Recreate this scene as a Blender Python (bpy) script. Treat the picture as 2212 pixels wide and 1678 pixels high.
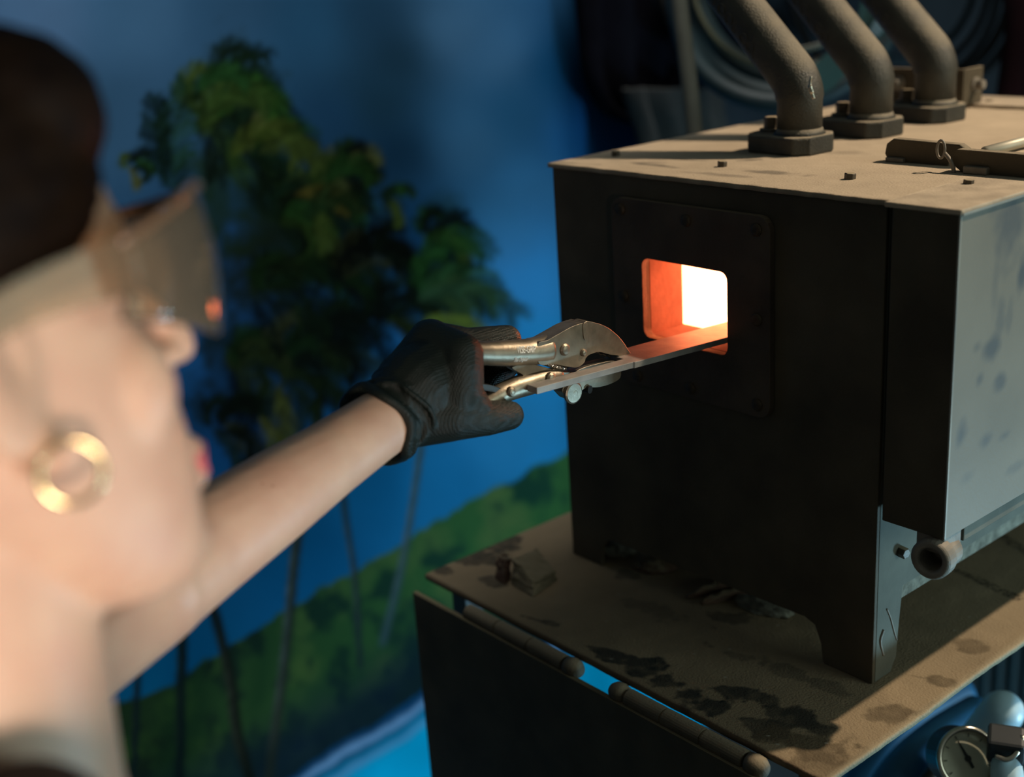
import bpy, bmesh, math, random
import numpy as np
from mathutils import Vector, Matrix, Quaternion

# ------------------------------------------------------------------ scene, camera, world, lights
for o in list(bpy.data.objects): bpy.data.objects.remove(o, do_unlink=True)
S = bpy.context.scene
C = S.collection
random.seed(7); np.random.seed(7)

# world frame: origin = front left foot of the furnace on the table, x along its front, y into depth, z up (metres)
CR = np.array([0.64956, 0.75765, -0.06355])      # camera right
CD = np.array([0.20457, -0.25465, -0.94515])     # camera down
CF = np.array([-0.73228, 0.60093, -0.3204])      # camera forward
CP = np.array([0.8755, -0.7844, 0.58])
FPX = 2731.2
cam_d = bpy.data.cameras.new('camera'); cam = bpy.data.objects.new('camera', cam_d); C.objects.link(cam)
cam.matrix_world = Matrix(((CR[0], -CD[0], -CF[0], CP[0]), (CR[1], -CD[1], -CF[1], CP[1]), (CR[2], -CD[2], -CF[2], CP[2]), (0, 0, 0, 1)))
cam_d.sensor_width = 36; cam_d.lens = FPX / 2212 * 36; cam_d.clip_start = 0.02
cam_d.dof.use_dof = True; cam_d.dof.focus_distance = 0.99; cam_d.dof.aperture_fstop = 2.9
S.camera = cam
S.view_settings.view_transform = 'Standard'; S.view_settings.look = 'None'
S.view_settings.gamma = 1; S.view_settings.use_curve_mapping = False
S.view_settings.exposure = 0.0

w = bpy.data.worlds.new('world'); S.world = w; w.use_nodes = True
w.node_tree.nodes['Background'].inputs[0].default_value = (0.75, 0.85, 0.75, 1)
w.node_tree.nodes['Background'].inputs[1].default_value = 0.085

def aim(o, tgt):
    d = Vector(tgt) - o.location
    o.rotation_euler = d.to_track_quat('-Z', 'Y').to_euler()
def area(name, loc, tgt, size, power, col, shape='DISK'):
    l = bpy.data.lights.new(name, 'AREA'); l.shape = shape; l.size = size; l.energy = power; l.color = col
    o = bpy.data.objects.new(name, l); C.objects.link(o); o.location = loc; aim(o, tgt); return o
def spot(name, loc, tgt, ang, blend, power, col, rad=0.08):
    l = bpy.data.lights.new(name, 'SPOT'); l.spot_size = math.radians(ang); l.spot_blend = blend
    l.energy = power; l.color = col; l.shadow_soft_size = rad
    o = bpy.data.objects.new(name, l); C.objects.link(o); o.location = loc; aim(o, tgt); return o
# workshop lamp above and behind the furnace on the right
spot('workshop_lamp', (1.05, 1.22, 1.95), (0.25, 0.20, 0.2), 22, 0.16, 205, (1.0, 0.80, 0.58), 0.03)
# task lamp on the near side for the person
spot('task_lamp', (1.75, -0.95, 0.22), (0.37, -0.605, 0.38), 27.5, 0.7, 88, (1.0, 0.80, 0.68), 0.20)
# row of unseen narrow spots added to brighten the mural wall
for ys in (-0.66, -0.36, -0.06, 0.24, 0.54):
    spot('mural_fill', (-0.12, ys, 1.9), (-0.6, ys + 0.04, -0.30), 33, 0.85, 72, (1.0, 0.98, 0.92), 0.18)
# unseen soft cool fill light added on the right
area('right_fill', (2.6, 0.75, 0.75), (0.3, 0.1, 0.1), 1.1, 14, (0.80, 1.0, 0.90), 'SQUARE')
# cool lamp low on the right under bench height
area('floor_lamp_cool', (1.25, 0.75, -0.50), (-0.6, 0.25, -0.55), 0.3, 16, (0.42, 0.78, 1.0))

# ------------------------------------------------------------------ pixel helpers (photo measurements -> points in the room)
def ray(u, v): return CR * ((u - 1106) / FPX) + CD * ((v - 839) / FPX) + CF
def at(u, v, D): return Vector(CP + D * ray(u, v))
def on(u, v, ax, val):
    d = ray(u, v); return Vector(CP + (val - CP[ax]) / d[ax] * d)
def pj(P):
    r = np.asarray(P) - CP; z = r @ CF
    return 1106 + FPX * (r @ CR) / z, 839 + FPX * (r @ CD) / z

# ------------------------------------------------------------------ materials
def lin(r, g, b):
    f = lambda c: (c / 255 / 12.92) if c / 255 <= 0.04045 else ((c / 255 + 0.055) / 1.055) ** 2.4
    return (f(r), f(g), f(b))
def mat(name, col, rough=0.6, metal=0.0, var=0.25, scale=30, bump=0.0, bscale=200, dust=None, dust_lo=0.35, dust_hi=0.9, spec=0.5, col2=None, sss=0):
    m = bpy.data.materials.new(name); m.use_nodes = True; nt = m.node_tree; N = nt.nodes; K = nt.links
    p = N['Principled BSDF']
    p.inputs['Roughness'].default_value = rough; p.inputs['Metallic'].default_value = metal
    p.inputs['Specular IOR Level'].default_value = spec
    tc = N.new('ShaderNodeTexCoord')
    no = N.new('ShaderNodeTexNoise'); no.inputs['Scale'].default_value = scale; no.inputs['Detail'].default_value = 6
    K.new(tc.outputs['Object'], no.inputs['Vector'])
    mx = N.new('ShaderNodeMix'); mx.data_type = 'RGBA'
    c2 = col2 if col2 else tuple(c * (1 - var) for c in col)
    rp = N.new('ShaderNodeMapRange'); rp.inputs['From Min'].default_value = 0.3; rp.inputs['From Max'].default_value = 0.7
    K.new(no.outputs['Fac'], rp.inputs['Value']); K.new(rp.outputs['Result'], mx.inputs['Factor'])
    mx.inputs['A'].default_value = (*[min(1, c * (1 + var * 0.6)) for c in col], 1); mx.inputs['B'].default_value = (*c2, 1)
    out = mx.outputs['Result']
    if dust:
        ge = N.new('ShaderNodeNewGeometry'); sx = N.new('ShaderNodeSeparateXYZ'); K.new(ge.outputs['Normal'], sx.inputs[0])
        n2 = N.new('ShaderNodeTexNoise'); n2.inputs['Scale'].default_value = 60; n2.inputs['Detail'].default_value = 5; K.new(tc.outputs['Object'], n2.inputs['Vector'])
        ad = N.new('ShaderNodeMath'); ad.operation = 'MULTIPLY_ADD'; K.new(n2.outputs['Fac'], ad.inputs[0]); ad.inputs[1].default_value = 0.5; 
        sb = N.new('ShaderNodeMath'); sb.operation = 'SUBTRACT'; K.new(sx.outputs['Z'], sb.inputs[0]); sb.inputs[1].default_value = 0.25
        K.new(sb.outputs[0], ad.inputs[2])
        mr = N.new('ShaderNodeMapRange'); mr.inputs['From Min'].default_value = dust_lo; mr.inputs['From Max'].default_value = dust_hi; K.new(ad.outputs[0], mr.inputs['Value'])
        m2 = N.new('ShaderNodeMix'); m2.data_type = 'RGBA'; K.new(mr.outputs['Result'], m2.inputs['Factor']); K.new(out, m2.inputs['A']); m2.inputs['B'].default_value = (*dust, 1)
        out = m2.outputs['Result']
        m3 = N.new('ShaderNodeMix'); m3.data_type = 'FLOAT'; K.new(mr.outputs['Result'], m3.inputs[0]); m3.inputs[2].default_value = rough; m3.inputs[3].default_value = 0.95; K.new(m3.outputs[0], p.inputs['Roughness'])
        if metal:
            m4 = N.new('ShaderNodeMix'); m4.data_type = 'FLOAT'; K.new(mr.outputs['Result'], m4.inputs[0]); m4.inputs[2].default_value = metal; m4.inputs[3].default_value = 0; K.new(m4.outputs[0], p.inputs['Metallic'])
    K.new(out, p.inputs['Base Color'])
    if bump:
        n3 = N.new('ShaderNodeTexNoise'); n3.inputs['Scale'].default_value = bscale; n3.inputs['Detail'].default_value = 4; K.new(tc.outputs['Object'], n3.inputs['Vector'])
        b = N.new('ShaderNodeBump'); b.inputs['Strength'].default_value = bump; b.inputs['Distance'].default_value = 0.002; K.new(n3.outputs['Fac'], b.inputs['Height']); K.new(b.outputs[0], p.inputs['Normal'])
    if sss:
        p.inputs['Subsurface Weight'].default_value = sss; p.inputs['Subsurface Radius'].default_value = (0.012, 0.005, 0.003); p.inputs['Subsurface Scale'].default_value = 1
    return m
DUST = (0.42, 0.335, 0.235)
M = {}
M['black_steel'] = mat('sooty_black_steel', (0.085, 0.070, 0.046), 0.7, 0.0, 0.35, 14, 0.25, 400, dust=(0.30, 0.25, 0.18), dust_lo=0.75, dust_hi=1.05, spec=0.3)
M['plate'] = mat('scorched_plate', (0.085, 0.062, 0.043), 0.62, 0.0, 0.4, 18, 0.35, 300, dust=(0.22, 0.17, 0.11), dust_lo=0.6, dust_hi=1.0, spec=0.3)
M['cast_iron'] = mat('dusty_cast_iron', (0.045, 0.045, 0.037), 0.5, 0.1, 0.35, 40, 0.5, 600, dust=(0.30, 0.255, 0.185), dust_lo=0.40, dust_hi=1.0)
M['bolt'] = mat('dusty_bolt_steel', (0.085, 0.072, 0.055), 0.5, 0.4, 0.4, 120, 0.2, 500, dust=(0.36, 0.29, 0.19), dust_lo=0.6, dust_hi=1.0)
M['screw'] = mat('rusty_screw_steel', (0.075, 0.052, 0.03), 0.5, 0.4, 0.4, 150, 0.2, 500)
M['casing'] = mat('smeared_bare_steel', (0.30, 0.30, 0.26), 0.5, 0.15, 0.45, 14, 0.1, 300, col2=(0.20, 0.205, 0.185))
M['side_dust'] = mat('dusty_side_sheet', (0.125, 0.13, 0.105), 0.85, 0.0, 0.25, 25, 0.1, 400)
M['fitting'] = mat('worn_pipe_fitting', (0.24, 0.215, 0.18), 0.6, 0.2, 0.3, 60, 0.2, 400)
M['hinge'] = mat('dusty_hinge_steel', (0.10, 0.08, 0.05), 0.75, 0.1, 0.35, 60, 0.3, 400, dust=(0.26, 0.21, 0.14), dust_lo=0.3, dust_hi=0.9)
M['pliers'] = mat('worn_nickel_steel', (0.30, 0.25, 0.185), 0.42, 0.85, 0.3, 90, 0.08, 500)
M['pliers_dark'] = mat('dark_lever_steel', (0.05, 0.045, 0.04), 0.45, 0.8, 0.3, 90)
M['chrome'] = mat('bright_steel', (0.6, 0.55, 0.46), 0.25, 1.0, 0.1, 90)
M['etch'] = mat('etched_letter_grey', (0.85, 0.85, 0.78), 0.7, 0.0, 0.1, 200)
M['bar'] = mat('ground_bar_steel', (0.30, 0.285, 0.265), 0.55, 0.45, 0.25, 60, 0.1, 300)
M['skin'] = mat('skin', (0.625, 0.415, 0.292), 0.5, 0.0, 0.10, 35, 0.06, 500, sss=0.12, col2=(0.59, 0.355, 0.25))
M['lip'] = mat('lip_pink', (0.55, 0.12, 0.13), 0.4, 0, 0.1)
M['eye_white'] = mat('eye_white', (0.75, 0.72, 0.68), 0.2, 0, 0.05)
M['iris'] = mat('iris_brown', (0.06, 0.03, 0.015), 0.2, 0, 0.2)
M['hair'] = mat('dark_brown_hair', (0.010, 0.0056, 0.003), 0.6, 0, 0.5, 60, 0.2, 300, spec=0.08, col2=(0.005, 0.003, 0.0025))
M['shirt'] = mat('black_shirt_cloth', (0.016, 0.013, 0.011), 0.9, 0, 0.3, 50, 0.3, 600)
M['trousers'] = mat('dark_denim', (0.02, 0.025, 0.04), 0.9, 0, 0.3, 50, 0.3, 600)
M['shoe'] = mat('black_leather', (0.012, 0.011, 0.01), 0.5, 0, 0.3, 50)
M['glove'] = mat('black_nitrile', (0.0085, 0.0135, 0.0105), 0.48, 0, 0.25, 40, spec=0.35)
M['gold'] = mat('gold', (0.95, 0.78, 0.42), 0.18, 1.0, 0.05)
M['brick'] = mat('firebrick_crumbly', (0.16, 0.135, 0.085), 0.95, 0, 0.35, 50, 0.6, 220, dust=(0.24, 0.20, 0.13), dust_lo=0.4, dust_hi=1.0)
M['rust'] = mat('rusty_scrap', (0.075, 0.04, 0.025), 0.9, 0, 0.4, 60, 0.5, 250, dust=(0.2, 0.165, 0.105), dust_lo=0.5, dust_hi=1.0)
M['wool'] = mat('frayed_refractory_wool', (0.20, 0.20, 0.16), 1.0, 0, 0.5, 80, 0.8, 250)
M['refractory'] = mat('refractory_throat', (0.20, 0.105, 0.075), 0.95, 0, 0.45, 26, 0.3, 200)
M['floor'] = mat('concrete_floor', (0.06, 0.08, 0.09), 0.85, 0, 0.3, 6, 0.2, 60)
M['wall'] = mat('dark_plaster', (0.03, 0.035, 0.045), 0.95, 0, 0.3, 6)
M['black_wall'] = mat('black_back_wall', (0.006, 0.006, 0.009), 0.95, 0, 0.3, 6)
M['black_cloth'] = mat('black_hanging_cloth', (0.004, 0.004, 0.007), 1.0, 0, 0.3, 20, spec=0.05)
M['red_cloth'] = mat('dark_red_cloth', (0.012, 0.002, 0.002), 1.0, 0, 0.4, 20, spec=0.1)
M['grey_hose'] = mat('grey_hose', (0.075, 0.078, 0.062), 0.7, 0, 0.2, 30)
M['teal_hose'] = mat('teal_hose', (0.004, 0.016, 0.019), 0.6, 0, 0.4, 15)
M['tan_hose'] = mat('tan_hose', (0.04, 0.031, 0.02), 0.8, 0, 0.3, 15)
M['olive_hose'] = mat('olive_cable', (0.06, 0.055, 0.03), 0.5, 0, 0.3, 15)
M['teal_band'] = mat('bright_teal_strap', (0.006, 0.045, 0.042), 0.7, 0, 0.2, 15)
M['black_cable'] = mat('black_cable', (0.012, 0.009, 0.008), 0.45, 0, 0.3, 15)
M['blue_hose'] = mat('blue_hose', (0.02, 0.13, 0.27), 0.5, 0, 0.3, 15)
M['blue_white'] = mat('blue_lit_white_plastic', (0.42, 0.60, 0.70), 0.35, 0, 0.08, 30)  # whitish plastic with the blue light put into its base colour
M['gauge_body'] = mat('dark_gauge_case', (0.03, 0.035, 0.04), 0.45, 0.3, 0.2, 30)
M['gauge_dial'] = mat('gauge_dial_cream', (0.62, 0.62, 0.48), 0.6, 0, 0.15, 40)
M['needle'] = mat('gauge_needle', (0.01, 0.02, 0.018), 0.6, 0, 0.1)
M['dark_teal'] = mat('dark_teal_paint', (0.012, 0.03, 0.036), 0.6, 0, 0.2, 20)
M['leg'] = mat('table_leg_grey', (0.10, 0.115, 0.125), 0.6, 0.1, 0.2, 20)
M['rod'] = mat('pale_steel_rod', (0.5, 0.47, 0.38), 0.5, 0.3, 0.1, 20)

def glow_mat():
    m = bpy.data.materials.new('white_hot_refractory'); m.use_nodes = True; nt = m.node_tree; p = nt.nodes['Principled BSDF']
    no = nt.nodes.new('ShaderNodeTexNoise'); no.inputs['Scale'].default_value = 18
    tc = nt.nodes.new('ShaderNodeTexCoord'); nt.links.new(tc.outputs['Object'], no.inputs['Vector'])
    mr = nt.nodes.new('ShaderNodeMapRange'); mr.inputs['To Min'].default_value = 6.0; mr.inputs['To Max'].default_value = 8.5; nt.links.new(no.outputs['Fac'], mr.inputs['Value'])
    p.inputs['Base Color'].default_value = (0.7, 0.5, 0.4, 1)
    p.inputs['Emission Color'].default_value = (1.0, 0.29, 0.125, 1); nt.links.new(mr.outputs['Result'], p.inputs['Emission Strength'])
    return m
M['glow'] = glow_mat()
def lens_mat():
    m = bpy.data.materials.new('amber_grey_lens'); m.use_nodes = True; nt = m.node_tree; N = nt.nodes
    g = N.new('ShaderNodeBsdfGlossy'); g.inputs['Roughness'].default_value = 0.06; g.inputs['Color'].default_value = (1, 0.95, 0.85, 1)
    t = N.new('ShaderNodeBsdfTransparent'); t.inputs['Color'].default_value = (0.74, 0.65, 0.52, 1)
    d = N.new('ShaderNodeBsdfDiffuse'); d.inputs['Color'].default_value = (0.40, 0.33, 0.24, 1)
    lw = N.new('ShaderNodeLayerWeight'); lw.inputs['Blend'].default_value = 0.25
    m1 = N.new('ShaderNodeMixShader'); m1.inputs[0].default_value = 0.22; nt.links.new(t.outputs[0], m1.inputs[1]); nt.links.new(d.outputs[0], m1.inputs[2])
    m2 = N.new('ShaderNodeMixShader'); nt.links.new(lw.outputs['Fresnel'], m2.inputs[0]); nt.links.new(m1.outputs[0], m2.inputs[1]); nt.links.new(g.outputs[0], m2.inputs[2])
    nt.links.new(m2.outputs[0], N['Material Output'].inputs[0]); return m
M['lens'] = lens_mat()
def glass_mat():
    m = bpy.data.materials.new('clear_gauge_glass'); m.use_nodes = True; nt = m.node_tree; N = nt.nodes
    g = N.new('ShaderNodeBsdfGlossy'); g.inputs['Roughness'].default_value = 0.05
    t = N.new('ShaderNodeBsdfTransparent')
    lw = N.new('ShaderNodeLayerWeight'); lw.inputs['Blend'].default_value = 0.15
    m2 = N.new('ShaderNodeMixShader'); nt.links.new(lw.outputs['Fresnel'], m2.inputs[0]); nt.links.new(t.outputs[0], m2.inputs[1]); nt.links.new(g.outputs[0], m2.inputs[2])
    nt.links.new(m2.outputs[0], N['Material Output'].inputs[0]); return m
M['glass'] = glass_mat()
def painted_mat(name, rough=0.9, bump=0.0, bscale=300, spec=0.2):
    m = bpy.data.materials.new(name); m.use_nodes = True; nt = m.node_tree; p = nt.nodes['Principled BSDF']
    a = nt.nodes.new('ShaderNodeVertexColor'); a.layer_name = 'paint'
    nt.links.new(a.outputs['Color'], p.inputs['Base Color']); p.inputs['Roughness'].default_value = rough; p.inputs['Specular IOR Level'].default_value = spec
    if bump:
        tc = nt.nodes.new('ShaderNodeTexCoord'); n3 = nt.nodes.new('ShaderNodeTexNoise'); n3.inputs['Scale'].default_value = bscale; n3.inputs['Detail'].default_value = 5
        nt.links.new(tc.outputs['Object'], n3.inputs['Vector'])
        b = nt.nodes.new('ShaderNodeBump'); b.inputs['Strength'].default_value = bump; b.inputs['Distance'].default_value = 0.002
        nt.links.new(n3.outputs['Fac'], b.inputs['Height']); nt.links.new(b.outputs[0], p.inputs['Normal'])
    return m
# glove: raised grip dots as fine relief
nt = M['glove'].node_tree
tc = nt.nodes.new('ShaderNodeTexCoord'); vo = nt.nodes.new('ShaderNodeTexVoronoi'); vo.inputs['Scale'].default_value = 720; vo.inputs['Randomness'].default_value = 0.2
nt.links.new(tc.outputs['Object'], vo.inputs['Vector']); bp_ = nt.nodes.new('ShaderNodeBump'); bp_.inputs['Strength'].default_value = 0.8; bp_.inputs['Distance'].default_value = 0.0008; bp_.invert = True
nt.links.new(vo.outputs['Distance'], bp_.inputs['Height']); nt.links.new(bp_.outputs[0], nt.nodes['Principled BSDF'].inputs['Normal'])
# skin: sparse moles
nt = M['skin'].node_tree; p = nt.nodes['Principled BSDF']
src = p.inputs['Base Color'].links[0].from_socket
tc = nt.nodes.new('ShaderNodeTexCoord'); vo = nt.nodes.new('ShaderNodeTexVoronoi'); vo.inputs['Scale'].default_value = 70
nt.links.new(tc.outputs['Object'], vo.inputs['Vector'])
mr = nt.nodes.new('ShaderNodeMapRange'); mr.inputs['From Min'].default_value = 0.05; mr.inputs['From Max'].default_value = 0.08; mr.inputs['To Min'].default_value = 0.6; mr.inputs['To Max'].default_value = 0.0
nt.links.new(vo.outputs['Distance'], mr.inputs['Value'])
mx = nt.nodes.new('ShaderNodeMix'); mx.data_type = 'RGBA'; nt.links.new(mr.outputs[0], mx.inputs['Factor']); nt.links.new(src, mx.inputs['A']); mx.inputs['B'].default_value = (0.22, 0.10, 0.05, 1)
nt.links.new(mx.outputs['Result'], p.inputs['Base Color'])

# ------------------------------------------------------------------ mesh helpers
def tag(o, label=None, cat=None, group=None, kind=None):
    if label: o['label'] = label
    if cat: o['category'] = cat
    if group: o['group'] = group
    if kind: o['kind'] = kind
    return o
def empty(name, loc, label, cat, group=None):
    o = bpy.data.objects.new(name, None); C.objects.link(o); o.location = loc; o.empty_display_size = 0.05
    return tag(o, label, cat, group)
def obj(name, bm, m, parent=None, smooth=False, bevel=0, seg=2):
    """link bm (built in room coordinates) as one mesh object"""
    bmesh.ops.recalc_face_normals(bm, faces=bm.faces)
    me = bpy.data.meshes.new(name); bm.to_mesh(me); bm.free()
    return obj_me(name, me, m, parent, smooth, bevel, seg)
def depth_loc(o):
    v = Vector((0, 0, 0))
    while o: v += o.location; o = o.parent
    return v
def obj_me(name, me, m, parent=None, smooth=False, bevel=0, seg=2):
    o = bpy.data.objects.new(name, me); C.objects.link(o)
    if m is not None: me.materials.append(M[m] if isinstance(m, str) else m)
    # put the origin at the middle of the mesh
    co = np.empty(len(me.vertices) * 3); me.vertices.foreach_get('co', co); co = co.reshape(-1, 3)
    c = (co.min(0) + co.max(0)) / 2; me.vertices.foreach_set('co', (co - c).ravel()); me.update()
    if parent: o.parent = parent; o.location = Vector(c) - depth_loc(parent)
    else: o.location = c
    if smooth:
        me.polygons.foreach_set('use_smooth', [True] * len(me.polygons))
    if bevel:
        b = o.modifiers.new('bevel', 'BEVEL'); b.width = bevel; b.segments = seg; b.limit_method = 'ANGLE'; b.angle_limit = math.radians(40)
    return o
def box(bm, x0, x1, y0, y1, z0, z1, mtx=None):
    vs = [Vector((x, y, z)) for x in (x0, x1) for y in (y0, y1) for z in (z0, z1)]
    if mtx: vs = [mtx @ v for v in vs]
    v = [bm.verts.new(p) for p in vs]
    for f in ((0, 1, 3, 2), (4, 6, 7, 5), (0, 4, 5, 1), (2, 3, 7, 6), (0, 2, 6, 4), (1, 5, 7, 3)): bm.faces.new([v[i] for i in f])
def frame_from(d):
    d = Vector(d).normalized(); a = Vector((0, 0, 1)) if abs(d.z) < 0.9 else Vector((1, 0, 0))
    s = d.cross(a).normalized(); return s, s.cross(d).normalized(), d
def tube(bm, pts, rad, n=16, cap=True, closed=False):
    pts = [Vector(p) for p in pts]; k = len(pts); rad = rad if hasattr(rad, '__len__') else [rad] * k
    rings = []; s = None
    for i, p in enumerate(pts):
        if closed: d = pts[(i + 1) % k] - pts[i - 1]
        else: d = pts[min(i + 1, k - 1)] - pts[max(i - 1, 0)]
        d.normalize()
        if s is None: s, t, _ = frame_from(d)
        else:
            s = (s - d * s.dot(d)).normalized()
        t = d.cross(s)
        rings.append([bm.verts.new(p + (s * math.cos(2 * math.pi * j / n) + t * math.sin(2 * math.pi * j / n)) * rad[i]) for j in range(n)])
    for i in range(k if closed else k - 1):
        a, b = rings[i], rings[(i + 1) % k]
        for j in range(n): bm.faces.new((a[j], a[(j + 1) % n], b[(j + 1) % n], b[j]))
    if cap and not closed: bm.faces.new(rings[0]); bm.faces.new(rings[-1])
def lathe(bm, p0, axis, prof, n=24):
    """prof: (distance along axis, radius)"""
    s, t, d = frame_from(axis); p0 = Vector(p0)
    rings = [[bm.verts.new(p0 + d * h + (s * math.cos(2 * math.pi * j / n) + t * math.sin(2 * math.pi * j / n)) * max(r, 1e-5)) for j in range(n)] for h, r in prof]
    for a, b in zip(rings, rings[1:]):
        for j in range(n): bm.faces.new((a[j], a[(j + 1) % n], b[(j + 1) % n], b[j]))
    bm.faces.new(rings[0]); bm.faces.new(rings[-1])
def hexbolt(bm, p, axis, r, h, washer=True):
    if washer: lathe(bm, p, axis, [(0, r * 1.5), (h * 0.22, r * 1.5)], 20)
    lathe(bm, Vector(p) + Vector(axis).normalized() * (h * 0.2 if washer else -0.0005), axis, [(0, r), (h * 0.75, r), (h * 0.85, r * 0.88)], 6)
def rrect(x0, x1, z0, z1, r, n=5):
    out = []
    for cx, cz, a in ((x1 - r, z1 - r, 0), (x0 + r, z1 - r, 90), (x0 + r, z0 + r, 180), (x1 - r, z0 + r, 270)):
        for i in range(n + 1):
            t = math.radians(a + 90 * i / n); out.append((cx + r * math.cos(t), cz + r * math.sin(t)))
    return out
def plate2d(bm, outer, holes, fn, thick):
    """fill a 2D outline with holes; fn maps (a,b) -> 3D; extruded by the vector thick"""
    es = []
    for lp in [outer] + holes:
        vs = [bm.verts.new(fn(*p)) for p in lp]
        es += [bm.edges.new((vs[i], vs[(i + 1) % len(vs)])) for i in range(len(vs))]
    r = bmesh.ops.triangle_fill(bm, edges=es, use_beauty=True, use_dissolve=False)
    fs = [g for g in r['geom'] if isinstance(g, bmesh.types.BMFace)]
    e = bmesh.ops.extrude_face_region(bm, geom=fs)
    bmesh.ops.translate(bm, verts=[g for g in e['geom'] if isinstance(g, bmesh.types.BMVert)], vec=thick)
def smooth_curve(pts, n=8, closed=False):
    pts = [Vector(p) for p in pts]; out = []; k = len(pts)
    rng = range(k if closed else k - 1)
    for i in rng:
        p0 = pts[(i - 1) % k] if closed or i > 0 else pts[0] * 2 - pts[1]
        p1 = pts[i]; p2 = pts[(i + 1) % k]
        p3 = pts[(i + 2) % k] if closed or i + 2 < k else pts[-1] * 2 - pts[-2]
        for j in range(n):
            t = j / n
            out.append(0.5 * ((2 * p1) + (p2 - p0) * t + (2 * p0 - 5 * p1 + 4 * p2 - p3) * t * t + (3 * p1 - p0 - 3 * p2 + p3) * t ** 3))
    if not closed: out.append(pts[-1])
    return out
def ball(bm, c, r, mtx=None, n=16):
    """ellipsoid, radii r=(a,b,c) in optional 3x3 frame"""
    r = r if hasattr(r, '__len__') else (r, r, r)
    g = bmesh.ops.create_uvsphere(bm, u_segments=n, v_segments=max(6, n // 2 + 2), radius=1)
    for v in g['verts']:
        q = Vector((v.co.x * r[0], v.co.y * r[1], v.co.z * r[2]))
        if mtx is not None: q = mtx @ q
        v.co = q + Vector(c)
def caps(bm, p0, p1, r0, r1, n=18):
    """tapered capsule, closed"""
    p0 = Vector(p0); p1 = Vector(p1); d = p1 - p0; L = d.length
    prof = [(-r0 * math.cos(a), r0 * math.sin(a)) for a in np.linspace(0.12, math.pi / 2, 6)] + [(L + r1 * math.sin(a), r1 * math.cos(a)) for a in np.linspace(0, math.pi / 2 - 0.12, 6)]
    lathe(bm, p0, d, prof, n)
def chain(bm, pts, rad):
    for i in range(len(pts) - 1): caps(bm, pts[i], pts[i + 1], rad[i], rad[i + 1])
def remeshed(bm, voxel, smooth=6, fac=0.5):
    """voxel-unite overlapping closed shapes into one continuous skin; returns (verts, faces)"""
    bmesh.ops.recalc_face_normals(bm, faces=bm.faces)
    me = bpy.data.meshes.new('tmp'); bm.to_mesh(me); bm.free()
    o = bpy.data.objects.new('tmp', me); C.objects.link(o)
    r = o.modifiers.new('r', 'REMESH'); r.mode = 'VOXEL'; r.voxel_size = voxel
    s = o.modifiers.new('s', 'SMOOTH'); s.iterations = smooth; s.factor = fac
    dg = bpy.context.evaluated_depsgraph_get(); ev = o.evaluated_get(dg); m2 = ev.to_mesh()
    co = np.empty(len(m2.vertices) * 3); m2.vertices.foreach_get('co', co); co = co.reshape(-1, 3).copy()
    fs = [tuple(p.vertices) for p in m2.polygons]
    ev.to_mesh_clear(); bpy.data.objects.remove(o, do_unlink=True); bpy.data.meshes.remove(me)
    return co, fs
def mesh_from(name, co, fs):
    me = bpy.data.meshes.new(name); me.from_pydata([tuple(c) for c in co], [], fs); me.update(); return me
def text_mesh(body, size, depth=0.0006, align='CENTER', shear=0.0):
    cu = bpy.data.curves.new('t', 'FONT'); cu.body = body; cu.size = size; cu.extrude = depth / 2; cu.align_x = align; cu.align_y = 'CENTER'; cu.shear = shear; cu.resolution_u = 4
    o = bpy.data.objects.new('t', cu); C.objects.link(o)
    dg = bpy.context.evaluated_depsgraph_get(); ev = o.evaluated_get(dg); m2 = ev.to_mesh()
    co = np.empty(len(m2.vertices) * 3); m2.vertices.foreach_get('co', co); co = co.reshape(-1, 3).copy(); fs = [tuple(p.vertices) for p in m2.polygons]
    ev.to_mesh_clear(); bpy.data.objects.remove(o, do_unlink=True); bpy.data.curves.remove(cu)
    return co, fs
def vnoise(h, w, cell, rng):
    gh, gw = int(h / cell) + 3, int(w / cell) + 3
    g = rng.random((gh, gw)); y = np.arange(h) / cell; x = np.arange(w) / cell
    yi = y.astype(int); xi = x.astype(int); fy = (y - yi)[:, None]; fx = (x - xi)[None]
    fy = fy * fy * (3 - 2 * fy); fx = fx * fx * (3 - 2 * fx)
    a = g[yi][:, xi]; b = g[yi][:, xi + 1]; c = g[yi + 1][:, xi]; d = g[yi + 1][:, xi + 1]
    return (a * (1 - fx) + b * fx) * (1 - fy) + (c * (1 - fx) + d * fx) * fy
def fbm(h, w, cell, rng, oct=4):
    s = 0; amp = 1; tot = 0
    for i in range(oct):
        s = s + amp * vnoise(h, w, max(1.01, cell / 2 ** i), rng); tot += amp; amp *= 0.55
    return s / tot
def grid_mesh(name, X, Y, Z, col):
    """X,Y,Z,(h,w) arrays and colours (h,w,3) linear -> grid mesh with a 'paint' attribute"""
    h, wd = X.shape; me = bpy.data.meshes.new(name)
    i = np.arange(h * wd).reshape(h, wd)
    q = np.stack([i[:-1, :-1], i[:-1, 1:], i[1:, 1:], i[1:, :-1]], -1).reshape(-1, 4)
    me.vertices.add(h * wd); me.vertices.foreach_set('co', np.stack([X, Y, Z], -1).ravel())
    me.loops.add(q.size); me.loops.foreach_set('vertex_index', q.ravel().astype(np.int32))
    me.polygons.add(len(q)); me.polygons.foreach_set('loop_start', (np.arange(len(q)) * 4).astype(np.int32))
    me.update(calc_edges=True); me.validate()
    a = me.color_attributes.new('paint', 'FLOAT_COLOR', 'POINT')
    a.data.foreach_set('color', np.concatenate([np.clip(col, 0, 1), np.ones((h, wd, 1))], -1).ravel().astype(np.float32))
    return me
rng = np.random.default_rng(11)

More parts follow.
